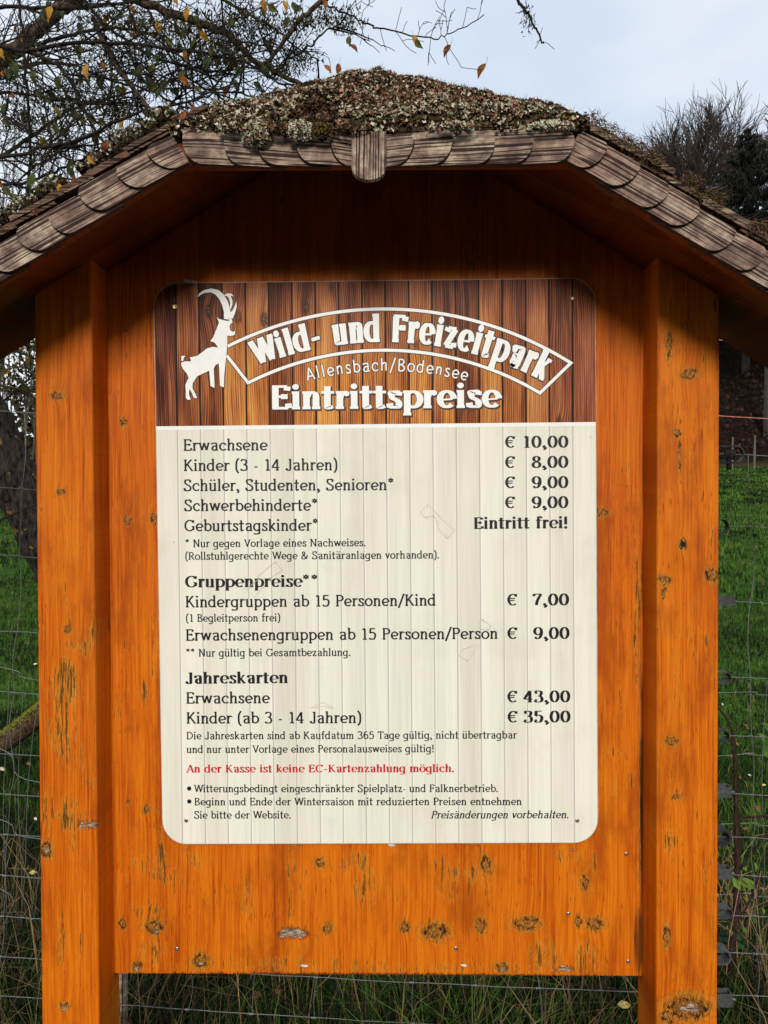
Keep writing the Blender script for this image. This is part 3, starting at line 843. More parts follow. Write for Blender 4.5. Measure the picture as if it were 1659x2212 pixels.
XH = [0.69]
def glyph(c, T, H, S=True, wx=1.0):
    """returns (advance, strokes, dots); stroke = list of (x, y); T thick, H thin, S serifs.  cap 1, x-height .69"""
    X = XH[0]; A = 1.04; Dn = -0.29; h = H / 2; t = T / 2
    st = []; dots = []; ser = []
    sl = 0.062 + T * 0.35            # serif reach
    def l(x0, y0, x1, y1): st.append([(x0, y0), (x1, y1)])
    def sp(*p): st.append(cr_spline(p))
    def ar(*a): st.append(arc(*a))
    def s(x, y, L_=1, R_=1):
        if S: ser.append((x - sl * L_ if L_ else x - t, x + sl * R_ if R_ else x + t, y))
    def vs(x, y, dy):                # vertical tick at an arm's end
        if S: st.append([(x, y), (x - 0.02 * wx, y + dy)])
    def bowl(cx, w, lo=0.0, hi=X): return (cx, (lo + hi) / 2, w, (hi - lo) / 2 - h)
    adv = 0.5
    if c in 'äöü':
        a_, st_, d_, se_ = glyph({'ä': 'a', 'ö': 'o', 'ü': 'u'}[c], T, H, S, wx)
        m_ = a_ / 2 - 0.015
        r_ = 0.052 + T * 0.16
        return a_, st_, d_ + [(m_ - 0.12, 0.93, r_), (m_ + 0.12, 0.93, r_)], se_
    if c == ' ': return 0.30, [], [], []
    if c == 'a':
        l(.43, X * .66, .43, .06 + h); sp((.43, .06), (.45, h), (.53, h + .01)); sp((.43, X*.60), (.40, X - h - .02), (.27, X - h), (.13, X - h - .03), (.10, X*.78))
        sp((.43, X*.56), (.24, X*.55), (.085 + t, X*.40), (.065 + t, X*.24), (.12 + t, h + .015), (.22, h), (.34, .05), (.43, .15)); adv = .56
        if T > .15: dots.append((.12, X*.79, T * .45))
    elif c == 'b':
        l(.12, A - .02, .12, h); s(.12, A - h, 1, 0); ar(*bowl(.30, .19 + t * .3), 150, -155); adv = .56
    elif c == 'c':
        ar(.29, X/2, .23, X/2 - h, 48, 318); adv = .50
        if T > .15: dots.append((.42, X*.76, T * .46))
        else: l(.445, X*.78, .43, X*.66)
    elif c == 'd':
        l(.43, A - .02, .43, h); s(.43, A - h, 1, 0); s(.43, h, 0, 1); ar(*bowl(.25, .19 + t * .3), 30, 335); adv = .57
    elif c == 'e':
        st.append([(.075, X*.44), (.475, X*.52)] if T < .15 else [(.09, X*.46), (.46, X*.50)]); ar(.28, X/2, .215, X/2 - h, 2, 318); adv = .53
    elif c == 'f':
        l(.15, h, .15, X*1.1); sp((.15, X*1.05), (.17, A - .06), (.27, A - h), (.36, A - .07)); s(.15, h); st.append([(.02 - T * .1, X - h), (.34 + T * .1, X - h)]); adv = .36
        if T > .15: dots.append((.34, A - .10, T * .42))
    elif c == 'g':
        ar(*bowl(.25, .185 + t * .3), 30, 335); l(.43, X - h, .43, -.06); sp((.43, -.04), (.41, -.2), (.26, Dn + h), (.12, Dn + .05), (.08, Dn + .12)); s(.43, X - h, 0, .9); adv = .56
    elif c == 'h':
        l(.12, A - .02, .12, h); s(.12, A - h, 1, 0); s(.12, h); sp((.12, X*.62), (.2, X - h - .06), (.31, X - h), (.42, X - .12), (.43, X*.62)); l(.43, X*.66, .43, h); s(.43, h); adv = .57
    elif c == 'i':
        l(.12, X - .02, .12, h); s(.12, X - h, 1, 0); s(.12, h); dots.append((.115, .93, .058 + T * .26)); adv = .27
    elif c == 'k':
        l(.12, A - .02, .12, h); s(.12, A - h, 1, 0); s(.12, h); l(.14, X*.36, .42, X - .02); l(.24, X*.52, .46, h); s(.42, X - h, .8, .6); s(.47, h, .5, .6); adv = .54
    elif c == 'l':
        l(.12, A - .02, .12, h); s(.12, A - h, 1, 0); s(.12, h); adv = .265
    elif c in 'nm':
        l(.12, X - .02, .12, h); s(.12, X - h, 1, 0); s(.12, h)
        def hump(x): sp((x, X*.62), (x + .08, X - h - .06), (x + .18, X - h), (x + .28, X - .12), (x + .30, X*.62)); l(x + .30, X*.66, x + .30, h); s(x + .30, h)
        hump(.12); adv = .56
        if c == 'm': hump(.42); adv = .86
    elif c == 'o': ar(*bowl(.28, .225), 0, 360); adv = .56
    elif c == 'p':
        l(.12, X - .02, .12, Dn + h); s(.12, X - h, 1, 0); s(.12, Dn + h); ar(*bowl(.30, .19 + t * .3), 150, -155); adv = .57
    elif c == 'r':
        l(.12, X - .02, .12, h); s(.12, X - h, 1, 0); s(.12, h); sp((.12, X*.58), (.18, X - .10), (.27, X - h), (.35, X - .06)); adv = .385
        if T > .15: dots.append((.33, X - .11, T * .46))
        else: l(.35, X - .04, .345, X - .13)
    elif c == 's':
        sp((.345, X*.80), (.29, X - h - .005), (.20, X - h), (.10, X - .08), (.09 + t*.3, X*.70), (.16, X*.57), (.28, X*.45), (.345, X*.30), (.32, .07), (.20, h), (.10, h + .02), (.065, X*.22)); adv = .42
        vs(.355, X - h, -.15); vs(.07, h, .16)
    elif c == 't':
        l(.15, .94, .15, .13); sp((.15, .16), (.16, .05), (.23, h), (.33, h + .05)); st.append([(.01 - T * .2, X - h), (.33 + T * .15, X - h)]); adv = .36
    elif c == 'u':
        l(.12, X - .02, .12, .2); sp((.12, .23), (.13, .08), (.24, h), (.36, .06), (.43, .18)); l(.43, X - .02, .43, h); s(.12, X - h, 1, 0); s(.43, X - h, 1, 0); s(.43, h, 0, 1); adv = .57
    elif c == 'v':
        l(.07, X - .02, .245, h); l(.42, X - .02, .245, h); s(.07, X - h, .8, .9); s(.42, X - h, .8, .8); adv = .49
    elif c == 'w':
        l(.07, X - .02, .22, h); l(.37, X - .04, .22, h); l(.37, X - .02, .53, h); l(.68, X - .02, .53, h); s(.07, X - h, .8, .9); s(.68, X - h, .8, .8); adv = .75
    elif c == 'z':
        st.append([(.07, X - h), (.39, X - h)]); st.append([(.38, X - h), (.07, h)]); st.append([(.06, h), (.40, h)]); vs(.07, X - h, -.14); vs(.41, h, .16); adv = .47
    elif c == 'A':
        l(.06, h, .33, 1); l(.33, 1, .60, h); st.append([(.15, .34), (.51, .34)]); s(.06, h); s(.60, h); adv = .66
    elif c == 'B':
        l(.13, 1 - h, .13, h); st.append([(.03 if S else .13, 1 - h), (.30, 1 - h)]); ar(.30, .765, .17, .235 - h, 90, -90); st.append([(.13, .53), (.32, .53)]); ar(.32, .265, .20, .265 - h, 90, -90); st.append([(.03 if S else .13, h), (.33, h)]); adv = .60
    elif c == 'C':
        ar(.38, .5, .31, .5 - h, 42, 318); vs(.64, .97, -.24); adv = .70
    elif c == 'D':
        l(.13, 1 - h, .13, h); st.append([(.03, 1 - h), (.30, 1 - h)]); st.append([(.03, h), (.30, h)]); ar(.28, .5, .35, .5 - h, 90, -90); adv = .72
    elif c in 'EF':
        l(.13, 1 - h, .13, h); st.append([(.03, 1 - h), (.50, 1 - h)]); vs(.51, 1 - h, -.17); st.append([(.13, .53), (.40, .53)])
        if S: st.append([(.41, .43), (.41, .63)])
        if c == 'E': st.append([(.03, h), (.53, h)]); vs(.55, h, .19)
        else: s(.13, h)
        adv = .59 if c == 'E' else .55
    elif c == 'G':
        ar(.38, .5, .31, .5 - h, 42, 330); vs(.64, .97, -.24); l(.645, .40, .645, .12); s(.645, .41, 1.2, .7); adv = .76
    elif c == 'J':
        l(.33, 1 - h, .33, .22); sp((.33, .25), (.31, .05), (.17, h - .02), (.06, .10)); s(.33, 1 - h, 1.1, .8); dots.append((.08, .12, .055 + T * .30)); adv = .45
    elif c == 'K':
        l(.13, 1 - h, .13, h); s(.13, 1 - h); s(.13, h); l(.15, .42, .52, .98); l(.26, .58, .58, h); s(.52, 1 - h, .7, .6); s(.58, h, .5, .7); adv = .67
    elif c == 'N':
        l(.13, 1 - h, .13, h); l(.13, .98, .60, .02); l(.60, 1 - h, .60, h); s(.10, 1 - h, .9, 0); s(.13, h, .8, .8); s(.60, 1 - h, .8, .8); adv = .73
    elif c in 'PR':
        l(.13, 1 - h, .13, h); st.append([(.03, 1 - h), (.32, 1 - h)]); ar(.31, .72, .20, .28 - h, 90, -90); st.append([(.13, .44 + h), (.32, .44 + h)]); s(.13, h); adv = .56
        if c == 'R': l(.32, .46, .56, h); s(.57, h, .5, .7); adv = .65
    elif c == 'S':
        sp((.46, .80), (.40, .96), (.27, 1 - h), (.14, .94), (.10, .77), (.17, .62), (.33, .50), (.47, .36), (.48, .17), (.38, .04), (.26, h), (.13, .05), (.085, .22)); vs(.475, 1 - h, -.22); vs(.075, h, .22); adv = .57
    elif c == 'T':
        l(.30, 1 - h, .30, h); st.append([(.04, 1 - h), (.56, 1 - h)]); vs(.05, 1 - h, -.17); vs(.57, 1 - h, -.17); s(.30, h); adv = .56
    elif c == 'V':
        l(.07, .98, .33, h); l(.59, .98, .33, h); s(.07, 1 - h, .8, .9); s(.59, 1 - h, .8, .7); adv = .63
    elif c == 'W':
        l(.07, .98, .28, h); l(.49, .98, .28, h); l(.49, .98, .70, h); l(.90, .98, .70, h); s(.07, 1 - h, .8, .9); s(.90, 1 - h, .8, .7); s(.49, 1 - h, .6, .3); adv = .93
    elif c == '0': ar(.29, .5, .215, .5 - h, 0, 360); adv = .585
    elif c == '1': l(.28, 1 - h, .28, h); s(.28, h, 1.3, 1.3); l(.28, .98, .12, .86); adv = .50
    elif c == '3':
        sp((.09, .82), (.14, .95), (.27, 1 - h), (.42, .90), (.43, .72), (.36, .57), (.24, .535)); sp((.24, .535), (.40, .49), (.48, .29), (.42, .08), (.26, h), (.12, .05), (.07, .18)); adv = .57
        if T > .15: dots += [(.12, .80, T * .42), (.11, .19, T * .42)]
    elif c == '4':
        l(.39, .98, .39, h); l(.39, .98, .04, .28); st.append([(.03, .28), (.54, .28)]); s(.39, h); adv = .585
    elif c == '5':
        st.append([(.14, 1 - h), (.46, 1 - h)]); l(.13, .98, .11, .55); sp((.11, .55), (.20, .62), (.32, .62), (.45, .50), (.46, .28), (.38, .07), (.25, h), (.12, .05), (.07, .17)); adv = .57
        if T > .15: dots.append((.11, .19, T * .42))
    elif c == '6':
        sp((.44, .90), (.33, 1 - h), (.18, .88), (.085, .60), (.08, .32), (.16, .08), (.28, h), (.42, .09), (.48, .32), (.42, .54), (.29, .60), (.15, .53), (.09, .38)); adv = .57
    elif c == '7':
        st.append([(.07, 1 - h), (.50, 1 - h)]); sp((.49, 1 - h), (.36, .68), (.25, .35), (.21, h)); vs(.075, 1 - h, -.17); adv = .54
    elif c == '8':
        ar(.285, .765, .165, .235 - h, 0, 360); ar(.285, .27, .205, .27 - h, 0, 360); adv = .57
    elif c == '9':
        ar(.29, .665, .205, .335 - h, 0, 360); sp((.49, .68), (.49, .42), (.40, .14), (.25, h), (.12, .06)); adv = .58
        if T > .15: dots.append((.15, .12, T * .42))
    elif c == '-':
        st.append([(.05, .33), (.27, .33)]); adv = .32
        if T > .15: st[:] = [[(.0, .33), (.36, .36)], [(.0, .33 + H * .55), (.36, .36 + H * .55)]]; adv = .40
    elif c == '.': dots.append((.09, .055 + T * .2, .062 + T * .26)); adv = .22
    elif c == ',': dots.append((.10, .055 + T * .2, .062 + T * .26)); sp((.13 + T * .2, .05), (.13 + T * .2, -.06), (.07, -.16)); adv = .26
    elif c == '(': sp((.26, 1.08), (.12, .80), (.09, .42), (.12, .05), (.26, -.20)); adv = .31
    elif c == ')': sp((.06, 1.08), (.20, .80), (.23, .42), (.20, .05), (.06, -.20)); adv = .33
    elif c == '/': l(.40, 1.06, .02, -.16); adv = .42
    elif c == '!': l(.12, 1.0, .12, .32); dots.append((.12, .07, .062 + T * .26)); adv = .26
    elif c == '*':
        for k in range(6):
            a_ = R(90 + 60 * k); st.append([(.22 + .03 * math.cos(a_), .85 + .03 * math.sin(a_)), (.22 + .17 * math.cos(a_), .85 + .18 * math.sin(a_))]); dots.append((.22 + .17 * math.cos(a_), .85 + .18 * math.sin(a_), .036))
        adv = .46
    elif c == '&':
        sp((.66, .45), (.55, .16), (.36, h), (.16, .05), (.09, .25), (.17, .43), (.33, .56), (.40, .72), (.36, .90), (.27, 1 - h), (.17, .90), (.17, .74), (.30, .50), (.50, .18), (.66, h)); st.append([(.56, .46), (.74, .46)]); adv = .78
    elif c == '€':
        ar(.34, .5, .25, .5 - h, 48, 312); st.append([(.0, .60), (.47, .60)]); st.append([(.0, .43), (.44, .43)]); adv = .62
        if S: vs(.53, .97, -.22)
    return adv, st, dots, ser

def text_geo(text, T, H, S=True, slant=0.0, track=0.0, tscale=1.0):
    """flat polygons in em units: list of outline polygons, and the total width"""
    quads = []; x = 0.0; gap = T * 0.30 + track
    for ch in text:
        res = glyph(ch, T, H, S)
        adv, sts, dots, ser = res
        ex = 1.0 + T * 0.55
        for pts in sts:
            pts = [(p[0] * ex, p[1]) for p in pts]
            n = len(pts)
            closed = n > 3 and abs(pts[0][0] - pts[-1][0]) < 1e-6 and abs(pts[0][1] - pts[-1][1]) < 1e-6
            Ls = []; Rs = []
            for i in range(n):
                a_ = pts[i - 1] if i > 0 else (pts[-2] if closed else pts[0]); b_ = pts[i + 1] if i < n - 1 else (pts[1] if closed else pts[-1])
                dx, dy = b_[0] - a_[0], b_[1] - a_[1]; q = math.hypot(dx, dy) or 1
                dx /= q; dy /= q
                w = (H + (T - H) * abs(dy) ** 1.6) / 2
                if T > .15 and dy > 0 and dx > 0.25 and n == 2: w *= 0.62      # thin upstrokes of A, V, W, K
                if T > .15 and n == 2 and dx * dy < 0 and False: w *= 1
                Ls.append((pts[i][0] - dy * w, pts[i][1] + dx * w)); Rs.append((pts[i][0] + dy * w, pts[i][1] - dx * w))
            quads.append(('strip', [(a_[0] + x, a_[1]) for a_ in Ls], [(a_[0] + x, a_[1]) for a_ in Rs]))
        for (dx, dy, r) in dots:
            quads.append(('disc', (dx * ex + x, dy), r))
        for (x0, x1, y) in ser:
            m_ = (x0 + x1) / 2 * ex; hw = (x1 - x0) / 2
            quads.append(('strip', [(m_ - hw + x, y + H / 2), (m_ + hw + x, y + H / 2)], [(m_ - hw + x, y - H / 2), (m_ + hw + x, y - H / 2)]))
        x += adv * ex + gap
    W = x - gap - 0.03
    return quads, W, slant

YS = -0.0063
def mesh_text(geo, mapping, y0=YS, grow=0.0):
    """mapping(u, v) -> world x, z.  strokes sit a hair in front of one another so no two share a plane"""
    quads, W, slant = geo
    mb = MB(); k = 0
    for it in quads:
        y = y0 - 0.000018 * (k % 9); k += 1
        if it[0] == 'strip':
            Ls, Rs = it[1], it[2]
            if grow:
                nl = []; nr = []
                for a_, b_ in zip(Ls, Rs):
                    dx, dy = a_[0] - b_[0], a_[1] - b_[1]; q = math.hypot(dx, dy) or 1
                    nl.append((a_[0] + dx / q * grow, a_[1] + dy / q * grow)); nr.append((b_[0] - dx / q * grow, b_[1] - dy / q * grow))
                def extd(p, q_, g_):
                    dx, dy = p[0] - q_[0], p[1] - q_[1]; l_ = math.hypot(dx, dy) or 1
                    return (p[0] + dx / l_ * g_, p[1] + dy / l_ * g_)
                nl[0] = extd(nl[0], nl[1], grow); nr[0] = extd(nr[0], nr[1], grow); nl[-1] = extd(nl[-1], nl[-2], grow); nr[-1] = extd(nr[-1], nr[-2], grow)
                Ls, Rs = nl, nr
            n = len(Ls); vs = []
            for p in Ls + Rs:
                w = mapping(p[0] + slant * p[1], p[1]); vs.append((w[0], y, w[1]))
            mb.add(vs, [(i, i + 1, n + i + 1, n + i) for i in range(n - 1)])
        else:
            (cx, cy), r = it[1], it[2] + grow; n = 12; vs = []
            for i in range(n):
                u, v_ = cx + r * math.cos(2 * math.pi * i / n), cy + r * math.sin(2 * math.pi * i / n)
                w = mapping(u + slant * v_, v_); vs.append((w[0], y, w[1]))
            mb.add(vs, [tuple(range(n))])
    return mb

# ================================================================== THE SIGN
def sign_pale():
    m = N('printed_pale_planks'); p = m.pos(); s = m.sep(p)
    return m, p, s
S_TL, S_TR, S_BR, S_BL = [P(x, y, -0.006) for x, y in [(331, 611.5), (1286.5, 600), (1292.5, 1821), (351, 1824)]]
s_ang = math.atan2((S_TR - S_TL).z + (S_BR - S_BL).z, (S_TR - S_TL).x + (S_BR - S_BL).x)
s_c = (S_TL + S_TR + S_BR + S_BL) / 4
s_w = ((S_TR - S_TL).length + (S_BR - S_BL).length) / 2
s_h = ((S_TL - S_BL).length + (S_TR - S_BR).length) / 2
sign = tag(empty('price_sign', (s_c.x, -0.004, s_c.z)), 'tall rounded price board headed Eintrittspreise with a white ibex on brown planks', 'sign')
ux = (math.cos(s_ang), math.sin(s_ang))
def SL(u, v_):      # sign-local metres (origin lower left) -> world x, z, following the measured corners
    fu, fv = u / s_w, v_ / s_h
    q = S_BL * (1 - fu) * (1 - fv) + S_BR * fu * (1 - fv) + S_TR * fu * fv + S_TL * (1 - fu) * fv
    return q.x, q.z
def print_coords(m):
    """board coordinates in metres from the lower left corner"""
    s = m.sep(m.pos()); ca, sa = math.cos(s_ang), math.sin(s_ang)
    x = m.math('SUBTRACT', s[0], S_BL.x - 0.003); z = m.math('SUBTRACT', s[2], S_BL.z)
    u = m.math('ADD', m.math('MULTIPLY', x, ca), m.math('MULTIPLY', z, sa))
    v_ = m.math('SUBTRACT', m.math('MULTIPLY', z, ca), m.math('MULTIPLY', x, sa))
    return u, v_
PITCH = 50.2 * (1.494 / FPX); FIRST = 47.0 * (1.494 / FPX)
def plank_parts(m, u):
    k = m.math('DIVIDE', m.math('SUBTRACT', u, FIRST), PITCH)
    idx = m.math('FLOOR', k); fr = m.math('FRACT', k)
    e = m.math('MINIMUM', fr, m.math('SUBTRACT', 1.0, fr))
    wn = m.n('ShaderNodeTexWhiteNoise', noise_dimensions='1D'); m.put(wn.inputs['W'], idx)
    return idx, fr, e, wn.outputs['Value']
def pale_print():
    m = N('pale_plank_print'); u, v_ = print_coords(m); idx, fr, e, rn = plank_parts(m, u)
    g = m.noise(m.comb(m.math('MULTIPLY', u, 170.0), idx, m.math('MULTIPLY', v_, 5.0)), 1.0, 3, 0.6)
    b = m.noise(m.comb(m.math('MULTIPLY', u, 26.0), idx, m.math('MULTIPLY', v_, 1.1)), 1.0, 2)
    f = m.math('ADD', m.math('MULTIPLY', g, 0.35), m.math('ADD', m.math('MULTIPLY', b, 0.4), m.math('ADD', m.math('MULTIPLY', rn, 0.12), 0.065)))
    c = m.ramp(f, [(0.30, (0.60, 0.565, 0.45)), (0.5, (0.74, 0.705, 0.585)), (0.70, (0.85, 0.82, 0.70))])
    gap = m.step(e, 0.030, 0.012)
    c = m.mix(m.math('MULTIPLY', gap, 0.80), c, (0.40, 0.34, 0.345))
    lite = m.math('MULTIPLY', m.step(fr, 0.03, 0.05), m.step(fr, 0.10, 0.06))
    c = m.mix(m.math('MULTIPLY', lite, 0.3), c, (0.92, 0.90, 0.84))
    # fly specks and faint grime
    sp_ = m.n('ShaderNodeTexVoronoi', feature='F1'); m.put(sp_.inputs['Vector'], m.comb(u, 0.0, v_)); sp_.inputs['Scale'].default_value = 26
    c = m.mix(m.math('MULTIPLY', m.step(sp_.outputs['Distance'], 0.040, 0.020), m.step(m.noise(m.comb(u, 3.0, v_), 9, 2), 0.5, 0.58)), c, (0.10, 0.07, 0.04))
    gr = m.noise(m.comb(u, 7.0, v_), 6.0, 4, 0.7)
    c = m.mix(m.math('MULTIPLY', m.step(gr, 0.5, 0.75), 0.35), c, (0.56, 0.52, 0.42))
    return m.done(c, m.math('ADD', 0.42, m.math('MULTIPLY', gr, 0.2)), 0.0, 0.2)
def brown_print():
    m = N('brown_plank_print'); u, v_ = print_coords(m); idx, fr, e, rn = plank_parts(m, u)
    q = m.comb(u, m.math('MULTIPLY', idx, 3.7), v_)
    vo = m.n('ShaderNodeTexVoronoi', feature='F1'); m.put(vo.inputs['Vector'], m.comb(m.math('MULTIPLY', u, 13.0), m.math('MULTIPLY', idx, 1.7), m.math('MULTIPLY', v_, 7.5)))
    vo.inputs['Scale'].default_value = 1.0
    kd = vo.outputs['Distance']
    bend = m.math('MULTIPLY', m.math('DIVIDE', 1.0, m.math('ADD', 0.12, m.math('MULTIPLY', kd, 2.0))), 0.0032)
    gu = m.math('ADD', m.math('ADD', u, bend), m.math('MULTIPLY', m.noise(m.comb(m.math('MULTIPLY', u, 9.0), idx, m.math('MULTIPLY', v_, 3.0)), 1.0, 2), 0.028))
    g = m.noise(m.comb(m.math('MULTIPLY', gu, 300.0), idx, m.math('MULTIPLY', v_, 6.0)), 1.0, 3, 0.65)
    ring = m.math('SINE', m.math('MULTIPLY', gu, 1500.0))
    b = m.noise(m.comb(m.math('MULTIPLY', gu, 40.0), idx, m.math('MULTIPLY', v_, 5.0)), 1.0, 3)
    f = m.math('ADD', m.math('MULTIPLY', g, 0.38), m.math('ADD', m.math('MULTIPLY', b, 0.42), m.math('MULTIPLY', rn, 0.16)))
    # the printed picture itself: golden planks low in the middle, plum brown towards its corners
    du = m.math('ABSOLUTE', m.math('SUBTRACT', m.math('DIVIDE', u, s_w), 0.47))
    dv = m.math('SUBTRACT', s_h, v_)          # distance below the top
    gold = m.math('MULTIPLY', m.step(du, 0.56, 0.15), m.step(dv, -0.06, 0.24))
    f2 = m.math('ADD', f, m.math('MULTIPLY', ring, 0.05))
    dk = m.ramp(f2, [(0.36, (0.030, 0.008, 0.006)), (0.46, (0.15, 0.035, 0.017)), (0.56, (0.34, 0.100, 0.042)), (0.68, (0.52, 0.21, 0.09))])
    gd = m.ramp(f2, [(0.36, (0.070, 0.016, 0.005)), (0.45, (0.32, 0.085, 0.018)), (0.54, (0.60, 0.22, 0.040)), (0.68, (0.80, 0.46, 0.12))])
    c = m.mix(gold, dk, gd)
    kmask = m.step(kd, 0.16, 0.07)
    c = m.mix(m.math('MULTIPLY', kmask, 0.85), c, (0.030, 0.010, 0.007))
    c = m.mix(m.math('MULTIPLY', m.math('MULTIPLY', m.step(kd, 0.10, 0.06), m.step(m.noise(q, 300, 2), 0.5, 0.6)), 0.7), c, (0.36, 0.20, 0.11))
    gap = m.step(e, 0.050, 0.030)
    c = m.mix(gap, c, (0.012, 0.005, 0.004))
    return m.done(c, 0.46, 0.0, 0.12)

def rrect(u0, u1, v0, v1, r_bl, r_br, r_tr, r_tl, n=10):
    pts = []
    for (cx, cy, r, a0) in ((u1 - r_tr, v1 - r_tr, r_tr, 0), (u0 + r_tl, v1 - r_tl, r_tl, 90), (u0 + r_bl, v0 + r_bl, r_bl, 180), (u1 - r_br, v0 + r_br, r_br, 270)):
        if r < 1e-5: pts.append((cx, cy)); continue
        for k in range(n + 1):
            a_ = R(a0 + 90 * k / n); pts.append((cx + r * math.cos(a_), cy + r * math.sin(a_)))
    return pts
M_WHITE = plain('white_sign_face', (0.84, 0.83, 0.78), 0.4, 0.03, 40)
M_EDGE = plain('sign_edge', (0.42, 0.38, 0.33), 0.5, 0.2)
rc = 0.050
v_head = s_h * (1 - (916.5 - 608) / 1217.5)      # lower edge of the brown header
mb = MB(); pts = rrect(0, s_w, 0, s_h, rc, rc, rc, rc)
outline = [SL(*p) for p in pts]
mb.prism([(x, -0.0058, z) for x, z in outline], (0, 0.0040, 0))
board = mb.build('board', M_EDGE, sign)
i_ = 0.0012
mb = MB(); mb.flat([(SL(*p)[0], -0.00595, SL(*p)[1]) for p in rrect(i_, s_w - i_, i_, v_head - 0.0068, rc - i_, rc - i_, 0, 0)])
mb.build('pale_plank_print', pale_print(), sign)
mb = MB(); mb.flat([(SL(*p)[0], -0.00595, SL(*p)[1]) for p in rrect(i_, s_w - i_, v_head + 0.0003, s_h - i_, 0, 0, rc - i_, rc - i_)])
mb.build('header_print', brown_print(), sign)
mb = MB(); mb.flat([(SL(*p)[0], -0.00600, SL(*p)[1]) for p in rrect(i_, s_w - i_, v_head - 0.0070, v_head + 0.0005, 0, 0, 0, 0)])
mb.build('white_stripe', M_WHITE, sign)

M_INK = plain('black_ink', (0.012, 0.011, 0.012), 0.45, 0.1)
M_RED = plain('red_ink', (0.55, 0.006, 0.018), 0.45, 0.1)
M_WINK = plain('white_ink', (0.86, 0.85, 0.80), 0.42, 0.03)
M_SHAD = plain('dark_brown_outline_ink', (0.045, 0.016, 0.010), 0.45, 0.1)

def line(text, x0, y0, x1, y1, cap, T=0.142, H=0.104, S=True, mat=None, slant=0.0, name='lettering', label=None, shadow=False):
    XH[0] = 0.74 if T > .15 else 0.70
    geo = text_geo(text, T, H, S, slant)
    A0 = P(x0, y0, YS); A1 = P(x1, y1, YS); q = (YS - CAM_LOC.y) / FPX
    d = A1 - A0; L_ = math.hypot(d.x, d.z); ex = (d.x / L_, d.z / L_); eu = (-ex[1], ex[0])
    kx = L_ / (geo[1] + slant * 0.7); ky = cap * q
    def mp(u, v_): 
        u -= 0.03
        return A0.x + ex[0] * u * kx + eu[0] * v_ * ky, A0.z + ex[1] * u * kx + eu[1] * v_ * ky
    if shadow:
        def mp2(u, v_):
            a_ = mp(u, v_); return a_[0] + 0.0016, a_[1] - 0.0022
        mesh_text(geo, mp2, YS + 0.00018, 0.030).build('lettering_shadow_print', M_SHAD, sign)
    o = mesh_text(geo, mp).build(name, mat or M_INK, sign)
    if label: o['label'] = label
    return o
Bd = dict(T=0.205, H=0.080)
BL_ = 25.3
line('Erwachsene', 396.9, 974, 577.8, 973, BL_)
line('Kinder (3 - 14 Jahren)', 397.5, 1017.7, 730, 1016, BL_)
line('Schüler, Studenten, Senioren*', 397.5, 1061, 851.6, 1059, BL_)
line('Schwerbehinderte*', 398.5, 1104.3, 687.3, 1103.3, BL_)
line('Geburtstagskinder*', 399, 1148, 688.6, 1146.6, BL_)
line('* Nur gegen Vorlage eines Nachweises.', 400.5, 1182.4, 790.4, 1180, 17)
line('(Rollstuhlgerechte Wege & Sanitäranlagen vorhanden).', 400.5, 1209.5, 949.3, 1206.5, 17)
line('Gruppenpreise', 401.4, 1269, 652.9, 1267.7, 25.3, **Bd, label='bold black heading Gruppenpreise')
line('**', 654, 1267.6, 688, 1267.5, 25.3)
line('Kindergruppen ab 15 Personen/Kind', 401.4, 1312.4, 941.8, 1308.5, BL_)
line('(1 Begleitperson frei)', 402, 1343.4, 605.9, 1342.4, 17)
line('Erwachsenengruppen ab 15 Personen/Person', 402, 1384.3, 1075.8, 1380.2, BL_)
line('** Nur gültig bei Gesamtbezahlung.', 402.3, 1418.7, 757.6, 1417, 17)
line('Jahreskarten', 402, 1477.3, 622.2, 1475.7, 25, **Bd, label='bold black heading Jahreskarten')
line('Erwachsene', 402.9, 1520.2, 582.7, 1519.3, BL_)
line('Kinder (ab 3 - 14 Jahren)', 403.5, 1563.4, 781.5, 1562.2, BL_)
line('Die Jahreskarten sind ab Kaufdatum 365 Tage gültig, nicht übertragbar', 403.5, 1597.3, 1116.5, 1595.5, 16.8)
line('und nur unter Vorlage eines Personalausweises gültig!', 403.5, 1626.8, 938, 1624.9, 16.8)
line('An der Kasse ist keine EC-Kartenzahlung möglich.', 404.1, 1669, 981.4, 1667.9, 17, T=0.19, H=0.08, mat=M_RED, label='red line of bold lettering')
line('Witterungsbedingt eingeschränkter Spielplatz- und Falknerbetrieb.', 419.9, 1711.6, 1076.4, 1711, 16.8)
line('Beginn und Ende der Wintersaison mit reduzierten Preisen entnehmen', 420.5, 1739.9, 1127.3, 1739.3, 16.8)
line('Sie bitte der Website.', 419.9, 1768.5, 628.8, 1768.2, 16.8)
line('Preisänderungen vorbehalten.', 931.4, 1768.2, 1231, 1767.6, 16.8, slant=0.2, label='slanted line of lettering')
for (y, sx, num, x0, x1) in [(967.2, 1092.1, '10,00', 1129.3, 1227.5), (1010.8, 1092.1, '8,00', 1149.6, 1227.5), (1054.5, 1092.1, '9,00', 1149.6, 1227.5), (1097.8, 1092.1, '9,00', 1149.6, 1227.5),
                             (1308, 1096.8, '7,00', 1152.2, 1229), (1380.3, 1097, '9,00', 1153, 1230), (1517.3, 1097, '43,00', 1131.7, 1231.6), (1560.8, 1097.5, '35,00', 1132.0, 1232)]:
    line('€', sx, y + 0.3, sx + 21.5, y, 25.6, T=0.17, H=0.085)
    line(num, x0, y + 0.2, x1, y - 0.3, 25.9, T=0.21, H=0.075)
line('Eintritt frei!', 1024.6, 1142.6, 1226.8, 1141, 25.3, **Bd)
mb = MB()
